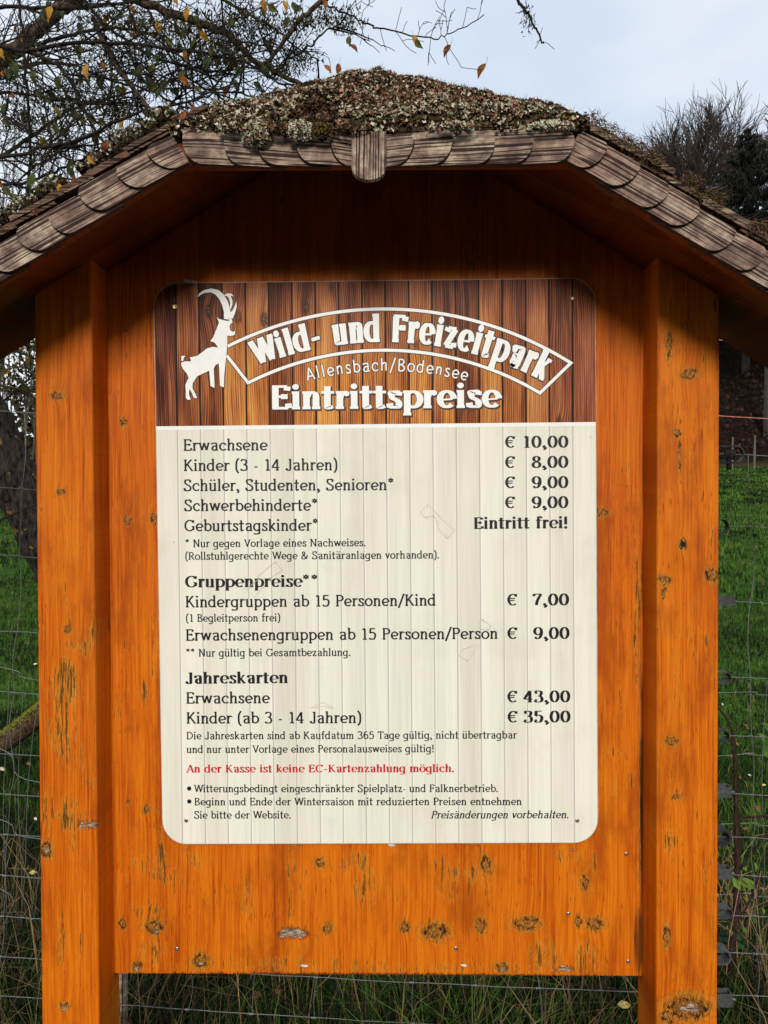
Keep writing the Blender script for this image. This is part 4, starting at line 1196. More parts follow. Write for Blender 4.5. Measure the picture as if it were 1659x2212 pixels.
for (x, y) in [(408.6, 1703.3), (408.9, 1731.2)]:
    mb = MB()
    c_ = P(x, y, YS); mb.add([(c_.x + 0.0045 * math.cos(t), YS, c_.z + 0.0045 * math.sin(t)) for t in np.linspace(0, 2 * math.pi, 16, endpoint=False)], [tuple(range(16))])
    mb.build('bullet_point', M_INK, sign)

# header lettering on its arc
def circ(p1, p2, p3):
    ax_, ay_ = p1; bx_, by_ = p2; cx_, cy_ = p3
    d = 2 * (ax_*(by_-cy_) + bx_*(cy_-ay_) + cx_*(ay_-by_))
    ux_ = ((ax_**2+ay_**2)*(by_-cy_) + (bx_**2+by_**2)*(cy_-ay_) + (cx_**2+cy_**2)*(ay_-by_)) / d
    uy_ = ((ax_**2+ay_**2)*(cx_-bx_) + (bx_**2+by_**2)*(ax_-cx_) + (cx_**2+cy_**2)*(bx_-ax_)) / d
    return ux_, uy_, math.hypot(ax_ - ux_, ay_ - uy_)
def xz(px, py): 
    q = P(px, py, YS); return q.x, q.z
def arc_text(text, p1, p2, p3, cap0, cap1, T, H, S, track=0.0, mat=None, outline=0.0, name='lettering'):
    XH[0] = 0.77 if S else 0.72
    geo = text_geo(text, T, H, S, 0.0, track)
    c1, c2, c3 = xz(*p1), xz(*p2), xz(*p3); cx, cz, r = circ(c1, c2, c3)
    a0 = math.atan2(c1[1] - cz, c1[0] - cx); a1 = math.atan2(c3[1] - cz, c3[0] - cx)
    q = (YS - CAM_LOC.y) / FPX
    def mp(u, v_):
        f = (u - 0.03) / geo[1]; a_ = a0 + (a1 - a0) * f; rr = r + v_ * (cap0 + (cap1 - cap0) * f) * q
        return cx + rr * math.cos(a_), cz + rr * math.sin(a_)
    if outline:
        mesh_text(geo, mp, YS + 0.00018, outline).build('lettering_outline', M_SHAD, sign)
    return mesh_text(geo, mp).build(name, mat or M_WINK, sign)
arc_text('Wild- und Freizeitpark', (558, 790), (848, 739), (1172, 823), 55, 64, 0.295, 0.115, True, 0.055, None, 0.045)
arc_text('Allensbach/Bodensee', (664.5, 824), (838, 802), (1008, 823.5), 28.5, 27, 0.105, 0.105, False, 0.10, None, 0.045)
line('Eintrittspreise', 588, 884.6, 1080, 880.5, 52, T=0.235, H=0.105, mat=M_WINK, shadow=True, label='large white heading Eintrittspreise')
# banner outline
def band_mesh(pts, w, closed, y):
    mb = MB(); n = len(pts); Ls = []; Rs = []
    for i in range(n):
        a_ = pts[i - 1] if (i > 0 or closed) else pts[i]; b_ = pts[(i + 1) % n] if (i < n - 1 or closed) else pts[i]
        p = pts[i]
        d1 = Vector((p[0] - a_[0], p[1] - a_[1])); d2 = Vector((b_[0] - p[0], b_[1] - p[1]))
        if d1.length < 1e-9: d1 = d2
        if d2.length < 1e-9: d2 = d1
        d1.normalize(); d2.normalize(); n1 = Vector((-d1.y, d1.x)); n2 = Vector((-d2.y, d2.x)); nn = (n1 + n2); nn.normalize()
        k = w / max(0.35, nn.dot(n1))
        Ls.append((p[0] + nn.x * k, y, p[1] + nn.y * k)); Rs.append((p[0] - nn.x * k, y, p[1] - nn.y * k))
    m_ = n if closed else n - 1
    mb.add(Ls + Rs, [(i, (i + 1) % n, n + (i + 1) % n, n + i) for i in range(m_)])
    return mb
def arc_pts(p1, p2, p3, n=40):
    c1, c2, c3 = xz(*p1), xz(*p2), xz(*p3); cx, cz, r = circ(c1, c2, c3)
    a0 = math.atan2(c1[1] - cz, c1[0] - cx); a1 = math.atan2(c3[1] - cz, c3[0] - cx)
    return [(cx + r * math.cos(a0 + (a1 - a0) * k / n), cz + r * math.sin(a0 + (a1 - a0) * k / n)) for k in range(n + 1)]
top_arc = arc_pts((492, 748), (818, 667.5), (1233, 784)); low_arc = arc_pts((536, 827), (838.6, 756.5), (1166.5, 849))
ban = top_arc + low_arc[::-1] + [xz(490, 768)]
q_ = 1.494 / FPX
band_mesh(ban, 4.9 * q_, False, YS + 0.0002).build('banner_outline', M_SHAD, sign)
band_mesh(ban, 3.3 * q_, False, YS - 0.0001).build('banner', M_WINK, sign)
# the ibex
def Z3(x, y): return xz(307.2 + x * 0.3108, 581.5 + y * 0.3108)
body = [(518,332),(532,345),(555,352),(590,360),(610,357),(597,347),(618,346),(624,352),(628,372),(612,382),(608,400),(612,425),(632,437),(641,425),(647,440),(641,458),(615,464),(592,462),(592,520),(585,600),(578,660),(570,740),(568,820),(541,812),(538,760),(535,690),(532,655),(510,665),(497,690),(500,750),(503,825),(475,812),(470,760),(466,705),(430,722),(385,742),(365,770),(350,795),(350,830),(372,870),(383,897),(358,894),(345,860),(328,830),(325,870),(338,905),(316,909),(303,893),(303,850),(300,805),(322,755),(310,725),(285,695),(272,670),(272,648),(300,640),(330,642),(340,635),(330,612),(350,610),(385,600),(420,575),(450,550),(490,540),(528,545),(515,525),(500,508),(473,500),(495,470),(510,430),(525,395),(534,370)]
horn1 = [(383,195),(400,165),(430,145),(480,134),(530,145),(566,175),(595,225),(612,285),(613,335),(598,350),(568,345),(569,300),(556,250),(535,205),(508,175),(475,160),(430,166),(402,180)]
horn2 = [(655,222),(657,262),(643,310),(630,340),(610,350),(606,310),(632,280),(645,250)]
horn3 = [(566,182),(592,167),(622,170),(639,191),(622,184),(616,190),(627,215),(628,245),(614,282),(608,262),(612,235),(604,205),(592,188)]
tail = [(272,603),(303,602),(290,614),(284,638),(272,638)]
ib = MB(); ibo = MB()
for k, pl_ in enumerate((body, horn1, horn2, horn3, tail)):
    pts = [Z3(*p) for p in pl_]
    sm = []
    for i in range(len(pts)):
        sm.append(pts[i])
    ib.flat([(x, YS - 0.00012 - 0.00002 * k, z) for x, z in sm])
    o_ = band_mesh(sm, 1.6 * q_, True, YS + 0.0002 - 0.00001 * k); ibo.add(o_.v, o_.f)
ibo.build('ibex_outline', M_SHAD, sign); ib.build('ibex_emblem', M_WINK, sign)

# screws of the sign, and the yellowed scraps of tape left on it
for (x, y, me_) in [(378, 662.5, me_s2), (1235, 644.5, me_s1), (402.3, 1772.3, me_s1), (1247, 1772.5, me_s1)]:
    put('screw', me_, P(x, y, -0.0065), sign, (0, random.random() * 3, 0))
M_TAPE = plain('dried_tape_edge', (0.52, 0.46, 0.35), 0.5, 0.2)
def T2(x, y): return xz(822.8 + x * .2976, 899.6 + y * .2976)
def T3(x, y): return xz(329.1 + x * .2976, 1206.8 + y * .2976)
def T4(x, y): return xz(822.8 + x * .2976, 1206.8 + y * .2976)
tapes = [[T2(*p) for p in [(340,640),(285,695),(318,732),(385,722),(405,760),(415,815),(480,888),(535,830),(450,752)]],
         [T3(*p) for p in [(893,22),(945,85),(870,130),(740,280),(680,220),(770,150),(765,130)]],
         [T4(*p) for p in [(735,440),(800,490),(780,520),(720,510),(712,462)]],
         [T4(*p) for p in [(590,660),(710,620),(630,745),(565,705)]],
         [T3(*p) for p in [(1140,1082),(1240,1042),(1322,1085),(1250,1070)]]]
for tp in tapes:
    mb = band_mesh(tp, 0.55 * q_, True, YS - 0.0001)
    for k in range(0, len(tp) - 1, 2):
        a_, b_ = Vector(tp[k]), Vector(tp[(k + 2) % len(tp)]); m2 = a_.lerp(b_, 0.4 + 0.2 * random.random())
        e_ = band_mesh([tuple(a_), tuple(a_.lerp(m2, 0.7))], 0.4 * q_, False, YS - 0.00014); mb.add(e_.v, e_.f)
    mb.build('tape_scrap', M_TAPE, sign)

# ================================================================== WIRE FENCE close behind the stand
M_WIRE = plain('galvanised_wire', (0.20, 0.21, 0.19), 0.5, 0.35, 300, 0.6, 0.5)
M_BRACK = plain('grey_plastic_bracket', (0.055, 0.056, 0.055), 0.6, 0.3, 80)
M_RUBBER = plain('black_tensioner', (0.022, 0.022, 0.022), 0.5, 0.3, 80)
M_ROPE = plain('salmon_fence_rope', (0.42, 0.15, 0.11), 0.8, 0.2)
M_GREYPOST = weathered_wood('grey_fence_post_wood', along=2)
YW = 0.46
fz0 = gh(0, YW)
fence = tag(empty('wire_fence', (0, YW, fz0)), 'knotted galvanised wire fence stretched behind the stand', 'fence')
rl = [890, 1055, 1201, 1365, 1497, 1630, 1717, 1804, 1893, 1981, 2068, 2154]
rrt = [982, 1138, 1301, 1463, 1589, 1716, 1809, 1891, 1977, 2059, 2150, 2240]
def rowpx(i, x):
    f = (x - 40) / 1560.0
    sag = 10 * math.sin(math.pi * max(0, min(1, f))) if 0 < f < 1 else 0
    return rl[i] + (rrt[i] - rl[i]) * f + sag
rf = random.Random(21)
for i in range(12):
    pts = [P(x, rowpx(i, x) + rf.uniform(-1.2, 1.2), YW) for x in range(-420, 1521, 60)] + [P(x, rowpx(i, x) + rf.uniform(-1.5, 1.5), YW) for x in range(1560, 2100, 60)]
    mb = MB(); mb.tube(pts, 0.00115, 5)
    mb.build('line_wire', M_WIRE, fence)
kn = MB()
for k in range(4):
    a_ = [(-0.0045 + 0.003 * k + 0.0015 * t / 6, 0.0024 * math.cos(t), 0.0024 * math.sin(t)) for t in np.linspace(0, 6.0, 7)]
    kn.tube(a_, 0.0009, 4)
me_k = bpy.data.meshes.new('knot'); me_k.from_pydata(kn.v, [], kn.f); me_k.materials.append(M_WIRE)
stays = [-360, -220, -85, 52, 190, 325, 462, 600, 735, 872, 1008, 1145, 1280, 1415, 1616, 1752, 1890]
for sx in stays:
    drift = -5.0 if sx < 800 else 2.0
    pts = []; x = sx
    for i in range(12):
        y = rowpx(i, x); p_ = P(x, y, YW - 0.002)
        pts.append(p_)
        if -120 < x < 1800:
            put('knot', me_k, P(x - 3, y, YW - 0.001), fence, (0, rf.uniform(-.1, .1), 0))
        if i < 11:
            y2 = rowpx(i + 1, x); amp = rf.uniform(-11, 11) * (1 if i < 6 else 0.6)
            for t in (0.2, 0.4, 0.6, 0.8):
                pts.append(P(x + drift * t + amp * math.sin(math.pi * t), y + (y2 - y) * t, YW - 0.002))
        x += drift
    mb = MB(); mb.tube(pts, 0.0010, 5); mb.build('stay_wire', M_WIRE, fence)
# the strainer post hidden behind the right-hand timber, with its fittings
def round_post(px, ptop, r, Y, name, parent, mat, h_top_px):
    c_ = P(px, 1100, Y); zt = P(px, h_top_px, Y).z; zg = gh(c_.x, Y) - 0.1
    pts = [(c_.x + 0.004 * math.sin(z * 5), Y, z) for z in np.linspace(zg, zt, 12)]
    mb = MB(); mb.tube(pts, [r * (1 + 0.03 * math.sin(k * 2.1)) for k in range(12)], 14)
    return mb.build(name, mat, parent, origin=(c_.x, Y, zg))
round_post(1497, 0, 0.046, YW + 0.05, 'fence_post', fence, M_GREYPOST, 660)
round_post(249, 0, 0.022, YW + 0.03, 'fence_post', fence, M_GREYPOST, 2096)
for (y0, y1, yl) in [(735, 752, 645), (899, 904.5, 820)]:
    mb = MB(); mb.tube([P(1500, y0 - 8, YW), P(1560, y0, YW), P(1659, y1, YW), P(2080, y1 + (y1 - y0) * 3.6, YW)], 0.0013, 5)
    mb.build('rope', M_ROPE, fence)
def loop_fit(yc, w, h, mat, name, depth=0.02, th=0.0022, wrap=False):
    """strap bent round the post; a rounded U standing out to the right"""
    c_ = P(1540, yc, YW); q = (YW - CAM_LOC.y) / FPX
    x1 = P(1560 + w, yc, YW).x; hh = h * q / 2; r = hh
    def prof(hh, r, x1):
        pts = [(c_.x, hh)]
        for k in range(9):
            a_ = R(90 - 180 * k / 8); pts.append((x1 - r * 0.9 + r * 0.9 * math.cos(a_), hh * math.sin(a_)))
        pts.append((c_.x, -hh)); return pts
    o1 = prof(hh, r, x1); o2 = prof(hh - th, r - th, x1 - th)
    mb = MB(); n = len(o1)
    vs = []
    for yy in (-depth / 2, depth / 2):
        for (x, z) in o1: vs.append((x, YW + yy, c_.z + z))
        for (x, z) in o2: vs.append((x, YW + yy, c_.z + z))
    fs = []
    for i in range(n - 1):
        fs += [(i, i + 1, n + i + 1, n + i), (2*n + i, 3*n + i, 3*n + i + 1, 2*n + i + 1), (i, 2*n + i, 2*n + i + 1, i + 1), (n + i, n + i + 1, 3*n + i + 1, 3*n + i)]
    mb.add(vs, fs)
    if wrap:
        for k in range(5):
            xx = P(1568 + k * 4.4, yc, YW).x
            mb.tube([(xx + 0.001 * math.cos(t), YW + 0.009 * math.cos(t), c_.z + 0.0125 * math.sin(t)) for t in np.linspace(0, 2 * math.pi, 12)], 0.0021, 5)
        mb.tube([(P(1575, yc + 18, YW).x, YW, c_.z - 0.012), (P(1575, yc + 25, YW).x, YW, P(0, yc + 33, YW).z)], 0.007, 8)
    return mb.build(name, mat, fence)
loop_fit(982, 46, 38, M_RUBBER, 'wire_tensioner', 0.016, 0.0035, True)
loop_fit(1137, 12, 30, M_BRACK, 'strap_loop')
loop_fit(1462, 16, 26, M_BRACK, 'strap_loop', 0.028)
loop_fit(1587, 12, 24, M_RUBBER, 'strap_loop', 0.024)
loop_fit(1803, 14, 34, M_RUBBER, 'strap_loop', 0.04, 0.006)
loop_fit(1967, 18, 22, M_BRACK, 'strap_loop', 0.03)
loop_fit(2060, 14, 34, M_BRACK, 'strap_loop', 0.034, 0.005)
for (y, w, h) in [(1297, 26, 21), (1708, 18, 22), (1884, 18, 22), (2156, 20, 28)]:
    a_ = P(1538, y - h / 2, YW); b_ = P(1558 + w, y + h / 2, YW)
    mb = MB(); mb.prism([(a_.x, YW - 0.012, a_.z), (b_.x, YW - 0.012, a_.z), (b_.x, YW - 0.012, b_.z), (a_.x, YW - 0.012, b_.z)], (0, 0.003, 0))
    mb.prism([(a_.x, YW + 0.012, a_.z), (b_.x, YW + 0.012, a_.z), (b_.x, YW + 0.012, b_.z), (a_.x, YW + 0.012, b_.z)], (0, 0.003, 0))
    mb.prism([(b_.x - 0.003, YW - 0.009, a_.z), (b_.x - 0.0002, YW - 0.009, a_.z), (b_.x - 0.0002, YW - 0.009, b_.z), (b_.x - 0.003, YW - 0.009, b_.z)], (0, 0.021, 0))
    mb.build('bracket', M_BRACK, fence)
    mb = MB()
    for k in range(4):
        mb.tube([(b_.x + 0.002 + 0.0028 * k + 0.002 * t / 6, YW + 0.003 * math.cos(t), (a_.z + b_.z) / 2 - 0.004 + 0.003 * math.sin(t)) for t in np.linspace(0, 6.0, 7)], 0.001, 4)
    mb.build('wire_coil', M_WIRE, fence)

# the second, slack mesh lying a little further back
YW2 = 0.95
fence2 = tag(empty('wire_fence', (0, YW2, gh(0, YW2))), 'older slack wire netting sagging behind the first fence', 'fence')
rows2 = [[(-300, 1380), (20, 1445), (85, 1470), (600, 1540), (1540, 1497), (1659, 1502), (2000, 1510)],
         [(-300, 1560), (0, 1617), (85, 1690), (600, 1700), (1540, 1634), (1605, 1628), (1659, 1632), (2000, 1640)],
         [(-300, 1700), (0, 1770), (85, 1812), (600, 1830), (1540, 1781), (1659, 1784), (2000, 1795)],
         [(-300, 1850), (0, 1920), (85, 1990), (600, 2010), (1540, 1934), (1659, 1938), (2000, 1950)],
         [(-300, 2050), (0, 2100), (85, 2135), (250, 2190), (600, 2210), (1540, 2088), (1659, 2092), (2000, 2110)]]
M_WIRE2 = plain('tarnished_wire', (0.15, 0.16, 0.14), 0.6, 0.35, 300, 0.4, 0.4)
for rw in rows2:
    mb = MB(); mb.tube([P(x, y, YW2) for x, y in cr_spline(rw, 8)], 0.0012, 4); mb.build('line_wire', M_WIRE2, fence2)
for (x0, x1) in [(-60, -30), (14, 8), (46, 40), (84, 22), (118, 62), (190, 170), (330, 300), (450, 480), (600, 585), (740, 760), (860, 845), (1000, 1030), (1140, 1120), (1290, 1300), (1420, 1410), (1655, 1640), (1700, 1720)]:
    mb = MB(); pts = [(x0 + (x1 - x0) * t + 5 * math.sin(t * 9 + x0), 1470 + 740 * t) for t in np.linspace(0, 1, 14)]
    mb.tube([P(x, y, YW2 - 0.002) for x, y in pts], 0.0011, 4); mb.build('stay_wire', M_WIRE2, fence2)

# ================================================================== GRASS
def blade_mats():
    cols = [(0.013, 0.036, 0.005), (0.028, 0.072, 0.008), (0.060, 0.115, 0.014), (0.007, 0.016, 0.004), (0.17, 0.125, 0.055), (0.07, 0.045, 0.022)]
    ms = []
    for c_ in cols:
        m = plain('grass_tone', c_, 0.7, 0.3, 6, 0, 0.12); ms.append(m)
    return ms
GM = blade_mats()
def blades(xr, yr, n, hmin, hmax, w, lean, mix_, seed, gate=None):
    g = np.random.default_rng(seed)
    x = g.uniform(xr[0], xr[1], n); y = g.uniform(yr[0], yr[1], n)
    if gate is not None:
        k = gate(x, y, g); x, y = x[k], y[k]; n = len(x)
    z = ground_h(x, y); h = g.uniform(hmin, hmax, n) * (0.7 + 0.5 * np.sin(x * 3.1 + y * 2.3) ** 2)
    az = g.uniform(0, 2 * np.pi, n); ln = g.uniform(0.1, lean, n) * h
    dx, dy = np.cos(az) * ln, np.sin(az) * ln
    wz = g.uniform(0, 2 * np.pi, n); ww = g.uniform(0.6, 1.3, n) * w
    wx, wy = np.cos(wz) * ww, np.sin(wz) * ww
    b0 = np.stack([x - wx, y - wy, z - 0.01], 1); b1 = np.stack([x + wx, y + wy, z - 0.01], 1)
    m0 = np.stack([x - wx * .8 + dx * .35, y - wy * .8 + dy * .35, z + h * .6], 1); m1 = np.stack([x + wx * .8 + dx * .35, y + wy * .8 + dy * .35, z + h * .6], 1)
    tp = np.stack([x + dx, y + dy, z + h * (1 - 0.25 * (ln / h) ** 2)], 1)
    Vb = np.stack([b0, b1, m1, m0, tp], 1).reshape(-1, 3)
    o_ = np.arange(n)[:, None] * 5
    Fb = np.concatenate([o_ + [0, 1, 2], o_ + [0, 2, 3], o_ + [3, 2, 4]], 1).reshape(-1, 3)
    ch = g.choice(6, n, p=mix_); pat = np.sin(x * 1.9 + 1.3 * np.sin(y * 1.1)) * np.sin(y * 1.7 + np.sin(x * .8)) + g.normal(0, .25, n)
    ch = np.where((pat > .55) & (ch < 2), 2, np.where((pat < -.5) & (ch < 3), 3, ch))
    mi = np.repeat(ch, 3)
    return Vb, Fb, mi
def join(parts):
    Vs = []; Fs = []; Ms = []; o_ = 0
    for a_, b_, c_ in parts:
        Vs.append(a_); Fs.append(b_ + o_); Ms.append(c_); o_ += len(a_)
    return np.concatenate(Vs), np.concatenate(Fs), np.concatenate(Ms)
near_mix = [.27, .08, .02, .46, .07, .10]
Vg, Fg, Mg = join([blades((-2.4, 2.4), (0.30, 1.0), 17000, 0.12, 0.32, 0.0022, 1.0, near_mix, 1),
                   blades((-2.8, 2.8), (1.0, 3.6), 60000, 0.03, 0.085, 0.0028, 0.9, [.34, .28, .10, .24, .02, .02], 2),
                   blades((-1.8, 1.8), (0.30, 1.3), 1800, 0.25, 0.52, 0.0014, 1.3, [.02, .02, .02, .04, .6, .3], 3)])
g1 = np_mesh('long_grass', Vg, Fg, GM, Mg)
tag(g1, 'long dark grass and dry stalks along the foot of the fence', 'grass', kind='stuff')
Vg, Fg, Mg = join([blades((-6, 6), (3.4, 8), 70000, 0.025, 0.07, 0.004, 0.9, [.22, .36, .29, .09, .03, .01], 4),
                   blades((-14, 16), (8, 22), 60000, 0.06, 0.13, 0.012, 0.9, [.24, .38, .26, .09, .02, .01], 5)])
_p1 = blades((-20, 45), (21, 44.5), 70000, 0.07, 0.15, 0.035, 0.9, [.24, .38, .26, .09, .02, .01], 6); _o = len(Vg)
Vg = np.concatenate([Vg, _p1[0]]); Fg = np.concatenate([Fg, _p1[1] + _o]); Mg = np.concatenate([Mg, _p1[2]])
g2 = np_mesh('meadow_grass', Vg, Fg, GM, Mg)
tag(g2, 'short green grass of the sheep meadow', 'grass', kind='stuff')

# fallen leaves among the grass
M_LEAFB = plain('fallen_leaf_brown', (0.20, 0.075, 0.03), 0.8, 0.4, 90); M_LEAFY = plain('fallen_leaf_yellow', (0.50, 0.42, 0.12), 0.8, 0.3, 90); M_LEAFP = plain('fallen_leaf_pale', (0.55, 0.42, 0.30), 0.8, 0.3, 90)
Vv = []; Ff = []; Mi = []
r8 = random.Random(8)
for i in range(700):
    x = r8.uniform(-3, 3); y = r8.uniform(0.4, 7) if i < 500 else r8.uniform(0.35, 1.4)
    z = gh(x, y) + (r8.uniform(0.04, 0.16) if y < 3.5 else 0.07)
    s_ = r8.uniform(0.008, 0.017); o_ = len(Vv); q = Vector((x, y, z)); t1 = Vector((r8.gauss(0,1), r8.gauss(0,1), r8.gauss(0,.35))).normalized(); t2 = t1.orthogonal().normalized()
    up_ = t1.cross(t2)
    for (a_, b_, c_) in [(-1.2, 0, 0), (-.4, .6, .25), (.5, .5, .2), (1.3, 0, 0), (.5, -.5, .25), (-.4, -.6, .15)]:
        Vv.append(tuple(q + (t1 * a_ + t2 * b_ + up_ * c_) * s_))
    Ff += [(o_, o_+1, o_+5), (o_+1, o_+2, o_+4), (o_+1, o_+4, o_+5), (o_+2, o_+3, o_+4)]; Mi += [r8.choice([0, 0, 0, 1, 2])] * 4
fl = np_mesh('fallen_leaves', Vv, Ff, [M_LEAFB, M_LEAFY, M_LEAFP], Mi)
tag(fl, 'brown and yellow fallen leaves scattered in the grass', 'leaves', kind='stuff')

# ================================================================== TREE leaning behind the left post
def bark_mat(name, c0, c1, lich=0.0, scale=60):
    m = N(name); p = m.pos(); s = m.sep(p)
    f = m.noise(m.comb(m.math('MULTIPLY', s[0], 1.0), s[1], m.math('MULTIPLY', s[2], 0.35)), scale, 4, 0.7)
    c = m.ramp(f, [(0.36, c0), (0.62, c1)])
    if lich:
        n2 = m.noise(p, 16, 4, 0.7)
        c = m.mix(m.math('MULTIPLY', m.step(n2, 0.68 - lich * 0.1, 0.72 - lich * 0.1), 0.9), c, m.mix(f, (0.10, 0.06, 0.01), (0.30, 0.19, 0.035)))
    m.bump(f, 0.8, 0.01)
    return m.done(c, 0.95, 0, 0.1)
M_TRUNK = bark_mat('lichen_spotted_bark', (0.004, 0.003, 0.003), (0.045, 0.037, 0.032), 0.75)
M_LIMB = bark_mat('limb_bark', (0.014, 0.009, 0.007), (0.115, 0.075, 0.052), 0.25, 90)
M_TWIG = plain('twig_bark', (0.014, 0.010, 0.007), 0.95, 0.5, 40)
M_TWIGM = bark_mat('mossy_bark', (0.010, 0.008, 0.005), (0.065, 0.060, 0.020), 0.3, 80)
tb = P(470, 1930, 1.55); tb.z = gh(tb.x, 1.55) - 0.1
tree = tag(empty('elder_tree', tb), 'leaning half-bare tree with lichen-spotted trunk and tangled twigs above the left roof', 'tree')
def px_path(lst):   # (px, py, Y)
    out = []
    for k in range(len(lst) - 1):
        pass
    s2 = cr_spline([(a_, b_) for a_, b_, c_ in lst], 7)
    ysn = np.interp(np.linspace(0, len(lst) - 1, len(s2)), range(len(lst)), [c_ for _, _, c_ in lst])
    return [P(a_, b_, y) for (a_, b_), y in zip(s2, ysn)]
mb = MB()
tp = [tb, P(330, 1640, 1.52), P(205, 1385, 1.5), P(128, 1225, 1.48), P(66, 1103, 1.46), P(-10, 950, 1.42), P(-75, 800, 1.4), P(-150, 600, 1.36), P(-215, 400, 1.3), P(-250, 200, 1.25)]
tps = []
for k in range(len(tp) - 1):
    for t in (0, .25, .5, .75): tps.append(tp[k].lerp(tp[k + 1], t))
tps.append(tp[-1])
mb.tube(tps, [0.115 - 0.045 * k / len(tps) + 0.005 * math.sin(k * 1.9) for k in range(len(tps))], 18)
mb.build('trunk', M_TRUNK, tree, smooth=True)
# a stub broken off short
mb = MB(); mb.tube([P(-10, 1128, 1.30), P(40, 1106, 1.28), P(91, 1084, 1.27)], [0.006, 0.005, 0.0035], 6); mb.build('branch', M_TWIG, tree)

limbs = [  # (path, r0, r1, material)
    ([(-120, 420, 1.3), (-40, 180, 1.3), (40, 100, 1.32), (106, 40, 1.34), (170, -8, 1.36), (300, -120, 1.4)], 0.032, 0.022, M_LIMB),
    ([(150, -60, 1.2), (317, 8, 1.15), (439, 53, 1.1), (500, 80, 1.05), (550, 132, 1.0), (650, 182, 0.92)], 0.017, 0.007, M_LIMB),
    ([(-60, 90, 0.95), (0, 100, 0.93), (79, 119, 0.90), (132, 148, 0.88), (164, 196, 0.87), (185, 243, 0.86), (227, 312, 0.85), (262, 350, 0.85)], 0.007, 0.004, M_TWIG),
    ([(200, 40, 1.0), (246, 132, 0.95), (286, 190, 0.9), (330, 243, 0.85), (372, 262, 0.8)], 0.010, 0.006, M_LIMB),
    ([(-40, 352, 1.1), (0, 336, 1.1), (93, 278, 1.1), (159, 233, 1.1), (260, 205, 1.1), (420, 160, 1.1)], 0.009, 0.003, M_TWIGM),
    ([(50, 470, 1.0), (58, 420, 1.0), (65, 304, 1.0), (55, 148, 1.0), (40, -20, 1.0)], 0.0055, 0.004, M_TWIG),
    ([(-40, 345, 0.8), (60, 330, 0.8), (159, 302, 0.8), (291, 246, 0.8), (380, 226, 0.8), (439, 212, 0.8), (520, 195, 0.8)], 0.006, 0.0025, M_TWIG),
    ([(60, 112, 0.9), (180, 92, 0.9), (317, 100, 0.9), (439, 116, 0.9), (560, 150, 0.9), (640, 210, 0.9)], 0.0065, 0.003, M_TWIG),
    ([(-80, 200, 1.2), (40, 148, 1.2), (140, 136, 1.2), (230, 170, 1.2), (330, 200, 1.2), (420, 250, 1.2)], 0.007, 0.003, M_TWIGM),
    ([(-80, 128, 1.2), (60, 100, 1.2), (160, 72, 1.2), (250, 60, 1.2), (360, 80, 1.2)], 0.008, 0.004, M_TWIG),
    ([(-80, 20, 1.1), (30, 16, 1.1), (170, 16, 1.1), (290, 4, 1.1), (380, -20, 1.1)], 0.007, 0.004, M_TWIG),
    ([(-80, 190, 1.0), (60, 205, 1.0), (180, 222, 1.0), (300, 230, 1.0), (420, 262, 1.0)], 0.006, 0.002, M_TWIG),
    ([(-60, 232, 0.9), (0, 243, 0.9), (65, 285, 0.9), (125, 330, 0.9), (175, 365, 0.9)], 0.0045, 0.003, M_TWIG),
    ([(-80, 400, 1.0), (30, 398, 1.0), (120, 372, 1.0), (200, 330, 1.0), (270, 290, 1.0)], 0.006, 0.0022, M_TWIG),
    ([(-60, 365, 1.0), (20, 395, 1.0), (80, 415, 1.0), (130, 440, 1.0)], 0.005, 0.003, M_TWIG),
    ([(320, 20, 1.0), (380, 140, 1.0), (440, 190, 1.0), (500, 215, 1.0), (560, 240, 1.0)], 0.005, 0.002, M_TWIG),
    ([(150, -40, 0.95), (235, 60, 0.95), (330, 120, 0.95), (430, 150, 0.95), (520, 150, 0.95), (620, 140, 0.95)], 0.006, 0.002, M_TWIG),
    ([(430, -30, 1.0), (520, 20, 1.0), (590, 60, 1.0), (640, 100, 1.0), (690, 130, 1.0)], 0.006, 0.002, M_TWIGM),
    ([(560, 150, 0.95), (600, 108, 0.95), (640, 50, 0.95), (700, 0, 0.95), (760, -50, 0.95)], 0.006, 0.009, M_LIMB),
    ([(590, 160, 0.95), (650, 110, 0.95), (700, 70, 0.95), (735, 52, 0.95)], 0.004, 0.002, M_TWIG),
    ([(690, 0, 0.95), (750, 30, 0.95), (800, 55, 0.95), (829, 65, 0.95), (929, 82, 0.95), (979, 70, 0.95), (1044, 35, 0.95)], 0.0035, 0.0014, M_TWIG),
    ([(1090, -60, 0.9), (1119, -2, 0.9), (1139, 30, 0.9), (1158, 62, 0.9), (1174, 96, 0.9)], 0.006, 0.0025, M_TWIG),
    ([(-120, 760, 1.2), (-30, 730, 1.2), (40, 760, 1.2), (110, 790, 1.2)], 0.006, 0.003, M_TWIG),
    ([(-120, 850, 1.3), (-30, 830, 1.3), (40, 842, 1.3), (130, 850, 1.3)], 0.007, 0.004, M_TWIGM),
    ([(-90, 690, 1.1), (0, 720, 1.1), (60, 745, 1.1), (120, 800, 1.1)], 0.005, 0.003, M_TWIG),
    ([(-90, 900, 1.6), (0, 870, 1.6), (80, 800, 1.6), (160, 720, 1.6)], 0.006, 0.003, M_TWIG),
]
rt_ = random.Random(17)
TW = MB()
tips = []
